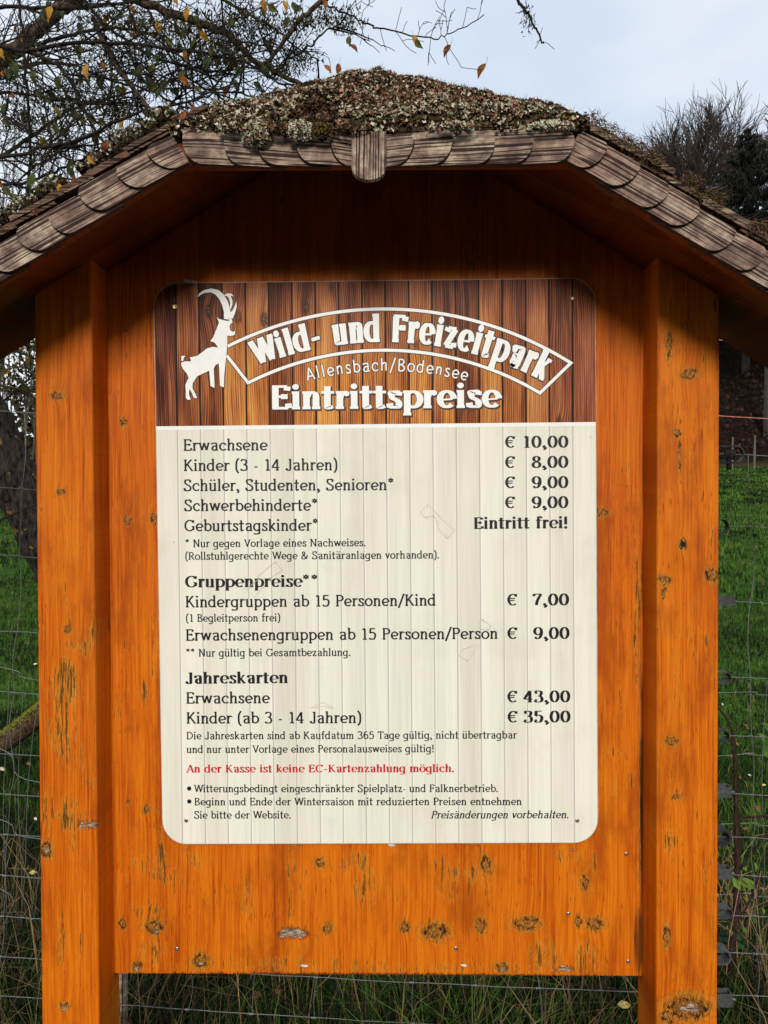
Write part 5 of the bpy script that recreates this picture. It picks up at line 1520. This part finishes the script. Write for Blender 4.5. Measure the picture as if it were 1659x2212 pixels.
def grow(p, d, Ln, r, depth, dens=1.0):
    n = 5; pts = [p]; dd = d.copy()
    for k in range(n):
        dd = (dd + Vector((rt_.gauss(0, .16), rt_.gauss(0, .12), rt_.gauss(0, .16) + (0.03 if depth > 1 else -0.02)))).normalized()
        pts.append(pts[-1] + dd * (Ln / n))
    TW.tube(pts, [max(0.0011, r * (1 - 0.65 * k / n)) for k in range(n + 1)], 3 if r < 0.0025 else 4, cap=False)
    tips.append((pts[-1], dd)); tips.append((pts[3], dd))
    if depth <= 0: return
    for k in range(1, n + 1):
        for rep in range(2 if depth > 1 else 1):
            if rt_.random() < 0.62 * dens:
                ang = rt_.choice((-1, 1)) * rt_.uniform(0.5, 1.1)
                ax_ = Vector((rt_.gauss(0, .5), 1, rt_.gauss(0, .5))).normalized()
                nd = (Matrix.Rotation(ang, 3, ax_) @ dd).normalized()
                grow(pts[k], nd, Ln * rt_.uniform(0.4, 0.7), max(0.0011, r * 0.6), depth - 1, dens)
for li, (path, r0, r1, mat) in enumerate(limbs):
    pts = px_path(path)
    # a little real waviness and burrs
    pts = [q + Vector((rt_.gauss(0, .0015), rt_.gauss(0, .004), rt_.gauss(0, .0025))) for q in pts]
    rad = [r0 + (r1 - r0) * k / (len(pts) - 1) for k in range(len(pts))]
    mb = MB(); mb.tube(pts, rad, 10 if r0 > 0.009 else 6)
    mb.build('branch', mat, tree, smooth=True)
    Ltot = sum((pts[k + 1] - pts[k]).length for k in range(len(pts) - 1))
    right_twig = path[-1][0] > 1000
    nsub = int(Ltot * (14 if not right_twig else (34 if li == 20 else 26)))
    if li == 18: nsub = int(nsub * 0.4)
    for k in range(nsub):
        i = rt_.randrange(1, len(pts) - 1)
        px_x = path[0][0] + (path[-1][0] - path[0][0]) * i / len(pts)
        d = (pts[i + 1] - pts[i]).normalized()
        ang = rt_.choice((-1, 1)) * rt_.uniform(0.4, 1.3)
        nd = (Matrix.Rotation(ang, 3, Vector((rt_.gauss(0, .4), 1, rt_.gauss(0, .4))).normalized()) @ d).normalized()
        if right_twig:
            if li == 20: nd = Vector((rt_.uniform(-.1, .5), rt_.gauss(0, .3), rt_.choice((1, 1, -1)) * rt_.uniform(.6, 1))).normalized()
            grow(pts[i], nd, rt_.uniform(0.04, 0.11) if li == 20 else rt_.uniform(.015, .05), 0.0011, 1 if rt_.random() < 0.4 else 0, 0.5)
        else:
            edge_ = pts[i].x > P(560, 0, pts[i].y).x
            grow(pts[i], nd, rt_.uniform(0.12, 0.36) * (0.6 if edge_ else 1.0), 0.0036, 2 if not edge_ else 1, 0.68)
tw = TW.build('twigs', M_TWIG, tree); tw['kind'] = 'stuff'
# dark spiky short shoots (lichen tufts on the twigs) that thicken the crown in clumps
VB = []; FB_ = []
clumps = [(480, 60, 70, 34), (500, 30, 90, 28), (440, 95, 60, 28), (560, 60, 50, 30), (650, 125, 35, 22), (600, 150, 45, 22), (300, 130, 70, 30), (230, 110, 60, 40), (480, 130, 60, 26), (745, 45, 40, 28),
          (60, 200, 80, 30), (130, 215, 80, 26), (40, 260, 60, 26), (180, 160, 50, 30), (300, 60, 70, 24), (90, 330, 60, 24), (20, 150, 40, 40), (250, 40, 60, 24), (390, 60, 60, 30), (520, 100, 60, 26), (640, 60, 45, 30), (690, 40, 40, 26), (240, 230, 60, 26), (30, 800, 70, 50), (30, 740, 60, 30), (1140, 40, 14, 34)]
for (cx, cy, w, h) in clumps:
    dens_ = 1.0 if w > 20 else 0.35
    for i in range(int(330 * dens_)):
        q = P(cx + rt_.gauss(0, w * .55), cy + rt_.gauss(0, h * .55), 1.0 + rt_.gauss(0, .08))
        d = Vector((rt_.gauss(0, 1), rt_.gauss(0, 1), rt_.gauss(0, 1))).normalized(); s_ = d.orthogonal().normalized()
        o_ = len(VB); Ln = rt_.uniform(.008, .026); w_ = rt_.uniform(.0014, .0042)
        VB += [tuple(q - s_ * w_), tuple(q + s_ * w_), tuple(q + d * Ln)]; FB_.append((o_, o_ + 1, o_ + 2))
sp_o = np_mesh('lichen_shoots', VB, FB_, M_TWIGM, parent=tree, origin=tree.location); sp_o['kind'] = 'stuff'

# leaves, each its own piece
def leaf_mat(name, c0, c1, c2):
    m = N(name); o = m.obj(); f = m.noise(o, 140, 3, 0.6); r = m.rnd()
    f2 = m.math('ADD', m.math('MULTIPLY', f, 0.7), m.math('MULTIPLY', r, 0.3))
    c = m.ramp(f2, [(0.32, c0), (0.5, c1), (0.66, c2)])
    m.b.inputs['Transmission Weight'].default_value = 0.0
    tr = m.n('ShaderNodeBsdfTranslucent'); m.put(tr.inputs['Color'], c)
    mx = m.n('ShaderNodeMixShader'); mx.inputs[0].default_value = 0.35
    m.t.links.new(m.b.outputs[0], mx.inputs[1]); m.t.links.new(tr.outputs[0], mx.inputs[2]); m.t.links.new(mx.outputs[0], m.out.inputs['Surface'])
    return m.done(c, 0.6, 0, 0.2)
LMATS = [leaf_mat('leaf_olive', (0.016, 0.016, 0.004), (0.055, 0.056, 0.010), (0.13, 0.105, 0.015)),
         leaf_mat('leaf_green', (0.012, 0.022, 0.005), (0.045, 0.075, 0.014), (0.08, 0.10, 0.02)),
         leaf_mat('leaf_yellow', (0.10, 0.04, 0.008), (0.32, 0.15, 0.015), (0.52, 0.26, 0.03)),
         leaf_mat('leaf_rust', (0.06, 0.02, 0.008), (0.30, 0.09, 0.02), (0.42, 0.17, 0.03))]
def leaf_mesh(mat, k):
    g = random.Random(k); vs = []; fs = []
    prof = [(-1.15, 0.0), (-.98, .20), (-.6, .46), (-.1, .58), (.4, .46), (.8, .22), (1.25, 0.0)]
    for i, (x, w) in enumerate(prof):
        zc = -0.25 * x * x + g.uniform(-.05, .05)
        vs += [(x, -w, zc + w * .35), (x, 0, zc), (x, w * g.uniform(.85, 1.1), zc + w * .3)]
    for i in range(len(prof) - 1):
        a_ = i * 3; fs += [(a_, a_ + 1, a_ + 4, a_ + 3), (a_ + 1, a_ + 2, a_ + 5, a_ + 4)]
    mb = MB(); mb.add(vs, fs); mb.tube([(-1.15, 0, -.33), (-1.6, 0, -.2), (-2.0, 0, .1)], 0.03, 3, cap=False)
    me = bpy.data.meshes.new('leaf'); me.from_pydata([tuple(0.0155 * c_ for c_ in v) for v in mb.v], [], mb.f); me.materials.append(mat); me.update(); return me
LM = [[leaf_mesh(m_, 10 * i + k) for k in range(3)] for i, m_ in enumerate(LMATS)]
def leaf(q, kind, sc_, parent, rot=None):
    o = bpy.data.objects.new('leaf', rt_.choice(LM[kind])); COL.objects.link(o); o.parent = parent
    o.location = q - parent_world(parent)
    if rot is None: rot = (rt_.uniform(-.55, .55) + math.pi / 2, rt_.uniform(0.6, 2.2), rt_.uniform(-.5, .5))
    o.rotation_euler = rot; o.scale = (sc_, sc_, sc_)
    return o
spots = [(106, 25, 2, 1.15), (263, 264, 2, 1.3), (221, 264, 0, 1.0), (198, 258, 0, 1.1), (174, 258, 0, 1.1), (160, 250, 0, 1.0), (120, 275, 0, .95), (102, 213, 0, .95), (350, 185, 0, 1.1), (327, 150, 0, 1.1), (345, 200, 1, 1.0),
         (330, 190, 0, 1.1), (318, 180, 0, 1.1), (366, 90, 0, .9), (310, 46, 0, 1.0), (344, 56, 2, .9), (404, 32, 2, 1.0), (319, 110, 1, .9), (350, 122, 0, .8), (402, 122, 2, .95), (390, 160, 0, .95), (402, 176, 3, .9), (425, 192, 0, .8),
         (905, 95, 0, .9), (967, 105, 3, .95), (704, 10, 3, .8), (706, 148, 3, .8), (730, 148, 3, .9), (765, 103, 3, .8), (754, 90, 0, .8), (645, 20, 0, .9), (614, 14, 2, .9), (590, 18, 0, 1.), (567, 8, 2, 1.),
         (20, 160, 1, 1.3), (10, 158, 3, 1.), (34, 148, 1, 1.2), (72, 165, 1, 1.), (127, 175, 0, 1.1), (90, 400, 2, .9), (115, 388, 1, 1.), (155, 370, 1, 1.), (150, 350, 1, .8), (6, 115, 2, .9), (56, 460, 1, 1.), (35, 425, 1, 1.), (48, 468, 3, .8),
         (420, 238, 3, .8), (370, 245, 0, .7), (84, 205, 0, 1.), (95, 340, 3, .6), (28, 205, 3, .6), (416, 95, 0, 1.), (398, 70, 0, 1.), (440, 78, 2, 1.), (455, 110, 0, .9), (380, 60, 0, .9), (500, 50, 0, .9), (620, 50, 0, .9), (214, 340, 3, .7), (233, 333, 3, .6)]
for (x, y, k, s_) in spots:
    leaf(P(x + rt_.uniform(-3, 3), y + rt_.uniform(-3, 3), 0.80 + rt_.uniform(-.04, .08)), k, s_ * 1.2, tree)
for i in range(172):
    q, d = tips[rt_.randrange(len(tips))]
    leaf(q, rt_.choice([0, 0, 0, 0, 1, 1, 1, 0, 0, 1, 2, 3]), rt_.uniform(.9, 1.45), tree)
for i in range(50):
    leaf(P(rt_.uniform(-10, 85), rt_.uniform(690, 810), 1.15 + rt_.uniform(-.1, .2)), rt_.choice([0, 0, 1, 1, 2]), rt_.uniform(.7, 1.0), tree)
# a few leaves caught in the lichen on the left slope
for (x, y, k) in [(228, 313, 3), (196, 345, 2), (222, 318, 2), (160, 385, 3), (130, 408, 2), (395, 250, 3), (75, 455, 3)]:
    lv = leaf(P(x, y, YR - 0.02), k, .55, tree); lv.parent = None; lv.location = P(x, y, YR - 0.02); lv.name = 'fallen_leaf'
    tag(lv, 'small %s leaf in the roof lichen, %s' % ({3: 'rust-coloured', 2: 'yellow'}[k], {228: 'just above mid slope', 196: 'halfway down the slope', 222: 'beside the rust one at mid slope', 160: 'two thirds down the slope', 130: 'low on the left slope', 395: 'at the left corner of the clipped front', 75: 'lowest of them'}[x]), 'leaf', 'leaves caught on the left roof slope')

# the mossy fallen limb lying in the grass on the left
lg = P(40, 1575, 2.3)
log = tag(empty('fallen_limb', lg), 'fallen limb with yellow-green moss along its top beside the left post', 'branch')
pts = [P(-120, 1680, 2.3), P(-40, 1630, 2.3), P(20, 1597, 2.3), P(60, 1567, 2.3), P(110, 1525, 2.3), P(180, 1480, 2.35)]
mb = MB(); mb.tube(cr := [p for p in pts], [0.05, 0.052, 0.05, 0.05, 0.047, 0.045], 14); mb.build('bare_wood', bark_mat('wet_bark', (0.020, 0.012, 0.007), (0.10, 0.060, 0.035), 0.0, 50), log, smooth=True)
VB = []; FB_ = []
for i in range(2600):
    k = rt_.randrange(5); q = pts[k].lerp(pts[k + 1], rt_.random()); d = (pts[k + 1] - pts[k]).normalized(); n1 = Vector((-d.z, 0, d.x)); n1 = n1 if n1.z > 0 else -n1
    a_ = rt_.gauss(0, .55); nn = (n1 * math.cos(a_) + Vector((0, -1, 0)) * math.sin(a_)).normalized()
    q = q + nn * 0.049; t_ = (nn + Vector((rt_.gauss(0, .6), rt_.gauss(0, .6), rt_.gauss(0, .6)))).normalized(); s_ = t_.orthogonal().normalized() * 0.0035; o_ = len(VB)
    VB += [tuple(q - s_), tuple(q + s_), tuple(q + t_ * rt_.uniform(.008, .022))]; FB_.append((o_, o_ + 1, o_ + 2))
ms = np_mesh('moss', VB, FB_, plain('bright_moss', (0.16, 0.15, 0.018), 0.95, 0.5, 60), parent=log, origin=log.location); ms['kind'] = 'stuff'

# ================================================================== BUSHES
def bush_tubes(parent, stems, name, mat):
    for path, r0, r1 in stems:
        pts = px_path(path); mb = MB(); mb.tube(pts, [r0 + (r1 - r0) * k / (len(pts) - 1) for k in range(len(pts))], 6)
        mb.build(name, mat, parent, smooth=True)
M_STEM = bark_mat('reddish_stem_bark', (0.014, 0.008, 0.006), (0.060, 0.034, 0.025), 0.0, 120)
M_DRY = plain('dry_straw_stem', (0.30, 0.17, 0.09), 0.8, 0.3, 60)
ys_ = 0.72
sb = P(1570, 2212, ys_); sb.z = gh(sb.x, ys_)
sap = tag(empty('young_shrub', sb), 'thin reddish shrub with a few green leaves growing beside the right post', 'shrub')
bush_tubes(sap, [([(1560, 2330, ys_), (1565, 2190, ys_), (1583, 2040, ys_), (1592, 1900, ys_), (1590, 1780, ys_), (1588, 1650, ys_), (1583, 1580, ys_)], 0.011, 0.0055),
                 ([(1583, 1580, ys_), (1568, 1550, ys_), (1548, 1525, ys_)], 0.005, 0.003), ([(1585, 1610, ys_), (1565, 1580, ys_), (1545, 1560, ys_)], 0.004, 0.003),
                 ([(1588, 1760, ys_), (1625, 1765, ys_), (1680, 1758, ys_)], 0.0045, 0.0035), ([(1592, 1885, ys_), (1620, 1850, ys_), (1650, 1810, ys_), (1690, 1770, ys_)], 0.004, 0.003),
                 ([(1592, 1990, ys_), (1615, 1955, ys_), (1640, 1890, ys_)], 0.0035, 0.002), ([(1585, 1800, ys_), (1610, 1830, ys_), (1640, 1845, ys_)], 0.002, 0.001),
                 ([(1556, 1955, ys_), (1590, 2000, ys_), (1630, 2050, ys_), (1660, 2110, ys_)], 0.003, 0.0018), ([(1560, 1830, ys_), (1580, 1790, ys_), (1590, 1770, ys_)], 0.002, 0.0015),
                 ([(1590, 1895, ys_), (1640, 1898, ys_), (1690, 1910, ys_)], 0.0016, 0.001), ([(1597, 1770, ys_), (1600, 1900, ys_), (1608, 2000, ys_)], 0.002, 0.001),
                 ([(1540, 2145, ys_), (1600, 2125, ys_), (1640, 2085, ys_), (1690, 2075, ys_)], 0.0032, 0.002), ([(1583, 1585, ys_), (1600, 1572, ys_)], 0.002, 0.001)], 'stem', M_STEM)
LG = leaf_mat('shrub_leaf', (0.03, 0.07, 0.012), (0.08, 0.17, 0.03), (0.20, 0.32, 0.05)); lgm = [leaf_mesh(LG, 90 + k) for k in range(3)]
for (x, y, s_) in [(1592, 1940, 1.1), (1606, 1936, 1.5), (1620, 1940, 1.4), (1572, 1944, 1.), (1612, 1905, .9), (1632, 1905, .9), (1648, 1625, 1.2), (1656, 1600, 1.0), (1658, 1655, 1.4), (1612, 1975, .6), (1645, 2065, .7), (1630, 2020, .7), (1610, 2040, .6), (1650, 2000, .6)]:
    o = bpy.data.objects.new('leaf', rt_.choice(lgm)); COL.objects.link(o); o.parent = sap; o.location = P(x, y - 30, ys_ - .02) - sap.location
    o.rotation_euler = (rt_.uniform(.9, 2.0), rt_.uniform(-.5, 2.), rt_.uniform(-1, 1)); o.scale = (s_,) * 3
# brambles and bare stems in the long grass below the panel
br_pts = P(1150, 2212, 0.8); br_pts.z = gh(br_pts.x, .8)
brm = tag(empty('bare_shrub', br_pts), 'bare reddish stems standing in the dark grass under the panel', 'shrub')
st_ = []
for (x, l) in [(1098, -12), (1122, 6), (1176, 4), (1203, 14), (1235, -8), (1290, 10)]:
    st_.append(([(x, 2330, .8), (x + l, 2200, .8), (x + l * 2, 2095, .8), (x + l * 3, 1990, .8)], rt_.uniform(.004, .008), .003))
st_ += [([(870, 2110, .7), (960, 2126, .7), (1040, 2118, .7), (1100, 2100, .7)], .003, .002), ([(1220, 2128, .7), (1300, 2132, .7), (1400, 2152, .7)], .004, .003),
        ([(1000, 2240, .7), (1080, 2180, .7), (1180, 2140, .7), (1260, 2095, .7)], .002, .001), ([(300, 2250, .7), (420, 2180, .7), (540, 2120, .7)], .0015, .001)]
bush_tubes(brm, st_, 'stem', M_STEM)
# dry arching stalks
Vs = MB()
for i in range(150):
    x = rt_.uniform(-100, 1760); y0 = rt_.uniform(2230, 2330); Yd = rt_.uniform(.62, 1.3)
    p0 = P(x, y0, Yd); p0.z = gh(p0.x, Yd); h = rt_.uniform(.22, .50); l = rt_.uniform(-.3, .3)
    pts = [p0, p0 + Vector((l * .2, 0, h * .6)), p0 + Vector((l * .6, 0, h)), p0 + Vector((l, 0, h * rt_.uniform(.7, 1.05)))]
    Vs.tube(pts, [.0016, .0013, .001, .0006], 3, cap=False)
    if rt_.random() < .4:
        for k in range(7):
            q = pts[3].lerp(pts[2], k * .12); d = Vector((rt_.gauss(l, .3), rt_.gauss(0, .3), rt_.gauss(-.2, .4))).normalized(); Vs.tube([q, q + d * .012], [.0016, .0004], 3, cap=False)
so = Vs.build('dry_stalks', M_DRY, None); tag(so, 'pale dry arching grass stalks along the fence', 'grass stalks', kind='stuff')
# broad green weed leaves at the bottom right
wd = P(1330, 2200, .75); wd.z = gh(wd.x, .75)
weed = tag(empty('leafy_weed', wd), 'dark green long-leaved weed at the foot of the right post', 'plant')
M_WEED = plain('weed_leaf', (0.018, 0.060, 0.014), .5, .3, 60, 0, .3)
def long_leaf(p0, p1, w, parent):
    d = p1 - p0; s_ = Vector((-d.z, 0.2 * d.length, d.x)).normalized() * w; mb = MB(); vs = []; fs = []
    for k in range(7):
        t = k / 6; c_ = p0 + d * t + Vector((0, -.02 * math.sin(t * 3), .03 * math.sin(t * 3.1))); ww = math.sin(math.pi * min(1, t * .93 + .07)) ** .8
        vs += [tuple(c_ - s_ * ww), tuple(c_ + Vector((0, .006 * ww, 0))), tuple(c_ + s_ * ww)]
    for k in range(6):
        a_ = k * 3; fs += [(a_, a_ + 1, a_ + 4, a_ + 3), (a_ + 1, a_ + 2, a_ + 5, a_ + 4)]
    mb.add(vs, fs); return mb.build('leaf', M_WEED, parent)
for (a_, b_, c_, d_) in [(1330, 2205, 1290, 2150), (1335, 2200, 1345, 2130), (1330, 2210, 1390, 2165), (1330, 2212, 1265, 2190), (1335, 2215, 1380, 2205), (1300, 2220, 1325, 2165)]:
    long_leaf(P(a_, b_, .75), P(c_, d_, .72), .011, weed)
wd2 = P(1600, 2120, .8); wd2.z = gh(wd2.x, .8)
weed2 = tag(empty('leafy_weed', wd2), 'green weed with narrow pointed leaves behind the reddish shrub', 'plant')
for (a_, b_, c_, d_) in [(1556, 2015, 1615, 2045), (1550, 2000, 1600, 2015), (1560, 2040, 1625, 2062), (1545, 1985, 1575, 2000), (1550, 2030, 1580, 2050)]:
    long_leaf(P(a_, b_, .8), P(c_, d_, .78), .012, weed2)
wd3 = P(905, 2190, .7); wd3.z = gh(wd3.x, .7)
weed3 = tag(empty('leafy_weed', wd3), 'small bright weed in the grass under the middle of the panel', 'plant')
for (a_, b_, c_, d_) in [(880, 2170, 862, 2160), (880, 2170, 880, 2150), (880, 2172, 900, 2160), (882, 2180, 896, 2172), (878, 2178, 862, 2176)]:
    long_leaf(P(a_, b_, .62), P(c_, d_, .6), .006, weed3)

# ================================================================== FAR TREES
M_FAR = plain('far_bare_twigs', (0.045, 0.034, 0.028), 1.0, 0.3, 2)
M_FARC = plain('far_conifer_needles', (0.010, 0.012, 0.008), 1.0, 0.4, 2)
def far_tree(px, py_base, py_top, Y, spread, seed, label, levels=5, name='bare_tree'):
    g = random.Random(seed)
    base = P(px, py_base, Y); top = P(px, py_top, Y); base.z = gh(base.x, Y) - 0.2; Ht = top.z - base.z
    root = tag(empty(name, base), label, 'tree', 'bare trees on the hill crest')
    zf = P(px, py_base, Y).z        # height of the fork
    mb = MB(); mb.tube([base, Vector((base.x, Y, (base.z + zf) / 2)), Vector((base.x, Y, zf))], [.38, .32, .26], 8); mb.build('trunk', M_FAR, root)
    T_ = MB(); crown = top.z - zf
    def gr(p, d, Ln, r, lv):
        pts = [p]; dd = d.copy()
        for k in range(4):
            dd = (dd + Vector((g.gauss(0, .06), g.gauss(0, .06), g.gauss(0.03, .05)))).normalized(); pts.append(pts[-1] + dd * Ln / 4)
        T_.tube(pts, [r, r * .85, r * .7, r * .6, r * .45], 3, cap=False)
        if lv == 0: return
        for k in (1, 2, 3, 4):
            for rep in range(2 if (lv > 1 or k > 2) else 1):
                a_ = g.uniform(.25, .75) * g.choice((-1, 1)); ax_ = Vector((g.gauss(0, .7), g.gauss(0, 1), g.gauss(0, .3))).normalized()
                gr(pts[k], (Matrix.Rotation(a_, 3, ax_) @ dd).normalized(), Ln * g.uniform(.45, .68), max(.025, r * .55), lv - 1)
    for k in range(20):
        a_ = (k / 19 - .5) * 2 * spread + g.uniform(-.1, .1)
        dy = g.uniform(-.6, .6)
        d = Vector((math.sin(a_), dy * .6, math.cos(a_))).normalized()
        gr(Vector((base.x, Y, zf - crown * .05 * g.random())), d, crown * g.uniform(.50, .58) * (1 - 0.12 * abs(a_)), .13, 3)
    cr_ = T_.build('crown', M_FAR, root); cr_['kind'] = 'stuff'
    return root
far_tree(1500, 505, 228, 62, 0.95, 5, 'round-crowned bare tree above the right roof slope')
far_tree(1765, 420, 200, 58, 0.85, 9, 'bare tree reaching in from the right edge of the photo')
def conifer(px, py_base, py_top, Y, half, seed, label):
    g = random.Random(seed); base = P(px, py_base, Y); top = P(px, py_top, Y); q = (Y + 1.5) / FPX; hw = half * q
    zb = base.z; base.z = gh(base.x, Y) - .2
    root = tag(empty('conifer', base), label, 'tree', 'dark conifers on the hill')
    mb = MB(); mb.tube([base, Vector((base.x, Y, top.z))], [.30, .03], 7); mb.build('trunk', M_FAR, root)
    T_ = MB(); Vc = []; Fc = []
    z = top.z - .2; H_ = top.z - zb
    while z > zb:
        f = (top.z - z) / H_; rr = hw * (f ** .75) * g.uniform(.75, 1.1)
        for k in range(6):
            a_ = g.uniform(0, 6.28); tipp = Vector((base.x + rr * math.cos(a_), Y + rr * math.sin(a_), z - rr * .12 + rr * .10)); p0 = Vector((base.x, Y, z))
            mid_ = p0.lerp(tipp, .6) + Vector((0, 0, -rr * .12))
            T_.tube([p0, mid_, tipp], [.05, .03, .012], 3, cap=False)
            n_ = int(14 + 26 * rr)
            for j in range(n_):
                t = g.uniform(.12, 1.0); c_ = p0.lerp(mid_, t / .6) if t < .6 else mid_.lerp(tipp, (t - .6) / .4)
                d = Vector((g.gauss(0, .35), g.gauss(0, .35), -g.uniform(.3, 1.0))); Ln = g.uniform(.25, .8) * min(1, .35 + rr / 3); w_ = g.uniform(.04, .09)
                s_ = Vector((g.uniform(-1, 1), g.uniform(-1, 1), 0)).normalized() * w_; c_ = c_ + Vector((g.gauss(0, .12), g.gauss(0, .12), .05)); o_ = len(Vc)
                Vc += [tuple(c_ - s_), tuple(c_ + s_), tuple(c_ + d * Ln)]; Fc.append((o_, o_ + 1, o_ + 2))
        z -= g.uniform(.24, .42) * (1 + f * .5)
    cw = T_.build('boughs', M_FAR, root); cw['kind'] = 'stuff'
    nd = np_mesh('needles', Vc, Fc, M_FARC, parent=root, origin=root.location); nd['kind'] = 'stuff'
conifer(1612, 640, 276, 54, 165, 3, 'tall dark spruce above the right roof slope beside the bare tree')
conifer(1700, 700, 330, 50, 150, 4, 'dark spruce at the right edge of the photo')
conifer(1545, 620, 430, 57, 95, 6, 'small dark spruce between the bare tree and the roof edge')
conifer(1660, 680, 430, 48, 120, 8, 'low dark spruce in front of the tall one at the right edge')
# brown undergrowth on the hillside
gV = []; gF = []; gM = []
g9 = np.random.default_rng(9)
n = 26000; x = g9.uniform(2, 70, n); y = g9.uniform(45.6, 78, n); z = ground_h(x, y)
for k in range(n):
    s_ = g9.uniform(.05, .20); a_ = g9.uniform(0, 6.28, 3); o_ = len(gV); zz = z[k] + g9.uniform(0, .9)
    for j in range(3):
        gV.append((x[k] + s_ * math.cos(a_[0] + 2.1 * j), y[k] + s_ * .5 * math.sin(a_[1] + j), zz + s_ * math.sin(a_[0] + 2.1 * j)))
    gF.append((o_, o_ + 1, o_ + 2)); gM.append(int(g9.choice(4, p=[.45, .3, .17, .08])))
ug = np_mesh('hillside_undergrowth', gV, gF, [plain('brush_dark', (0.004, 0.003, 0.002), 1, .3, 1), plain('brush_brown', (0.012, 0.006, 0.004), 1, .3, 1), plain('brush_rust', (0.045, 0.016, 0.008), 1, .3, 1), plain('brush_green', (0.012, 0.016, 0.009), 1, .3, 1)], gM)
tag(ug, 'russet bracken and beech scrub covering the hillside', 'undergrowth', kind='stuff')
hv = []; hf = []
for i in range(5000):
    x = rt_.uniform(-40, 40); y = rt_.uniform(-40, -12); s_ = rt_.uniform(.2, .7); z = gh(x, y) + rt_.uniform(0, 3.5); o_ = len(hv); a_ = rt_.random() * 6
    for j in range(3): hv.append((x + s_ * math.cos(a_ + 2.1 * j), y + rt_.uniform(-.3, .3), z + s_ * math.sin(a_ + 2.1 * j)))
    hf.append((o_, o_ + 1, o_ + 2))
wb = np_mesh('added_sky_blocker', hv, hf, plain('sky_blocker_scrub', (0.030, 0.026, 0.012), 1, .5, 2)); tag(wb, 'dark scrub on an unseen bank added to block low sky', 'scrub', kind='stuff')  # out of view, added to cut low skylight under the roof
# two pale fence stakes at the far edge of the meadow
for (px, pt, pb, lb) in [(1583, 944, 1008, 'left pale stake at the far meadow edge, bent at its top'), (1631, 940, 1010, 'right pale stake at the far meadow edge, straight')]:
    a_ = P(px, pt, 42); b_ = P(px - 2, pb, 42); b_.z = gh(b_.x, 42) - .1
    mb = MB(); mb.tube([b_, a_.lerp(b_, .5), a_], [.07, .065, .045], 7)
    o = mb.build('fence_stake', plain('pale_stake', (0.10, 0.10, 0.06), .9), None, origin=b_); tag(o, lb, 'stake', 'stakes at the far meadow edge')
# thin bare saplings behind the tree, seen through it low on the left
sh = P(90, 470, 24); sh.z = gh(sh.x, 24)
bs = tag(empty('bare_shrub', sh), 'tall fan of fine upright bare rods behind the leaning tree', 'shrub')
T_ = MB()
for i in range(90):
    x = rt_.uniform(-60, 420); p0 = P(x, 700, 24 + rt_.uniform(-1, 1)); p0.z = gh(p0.x, 24); tpx = P(x + rt_.uniform(-60, 60), rt_.uniform(230, 420), p0.y)
    m1 = p0.lerp(tpx, .5) + Vector((rt_.gauss(0, .2), 0, 0)); T_.tube([p0, m1, p0.lerp(tpx, .8) + Vector((rt_.gauss(0, .12), 0, 0)), tpx], [.03, .022, .015, .008], 3, cap=False)
    for k in range(6):
        q = m1.lerp(tpx, rt_.random()); d = (tpx - m1).normalized() + Vector((rt_.gauss(0, .35), 0, 0)); T_.tube([q, q + d.normalized() * rt_.uniform(.6, 2.0)], [.011, .006], 3, cap=False)
bo = T_.build('rods', plain('far_rod_bark', (0.06, 0.042, 0.03), .9), bs); bo['kind'] = 'stuff'
# background hedge low on the left, behind the trunk
hv = []; hf = []
for i in range(9000):
    x = rt_.uniform(-14, 1.0); y = rt_.uniform(24, 28); hh = 3.4 + 0.9 * math.sin(x * .9) + .5 * math.sin(x * 2.3); z = gh(x, y) + hh * rt_.random() ** .8; s_ = rt_.uniform(.06, .16); o_ = len(hv); a_ = rt_.random() * 6
    for j in range(3): hv.append((x + s_ * math.cos(a_ + 2.1 * j), y + rt_.uniform(-.1, .1), z + s_ * math.sin(a_ + 2.1 * j)))
    hf.append((o_, o_ + 1, o_ + 2))
hd = np_mesh('hedge', hv, hf, plain('hedge_scrub', (0.045, 0.038, 0.018), 1, .5, 2)); tag(hd, 'brown-green hedge across the meadow behind the leaning trunk', 'hedge', kind='stuff')
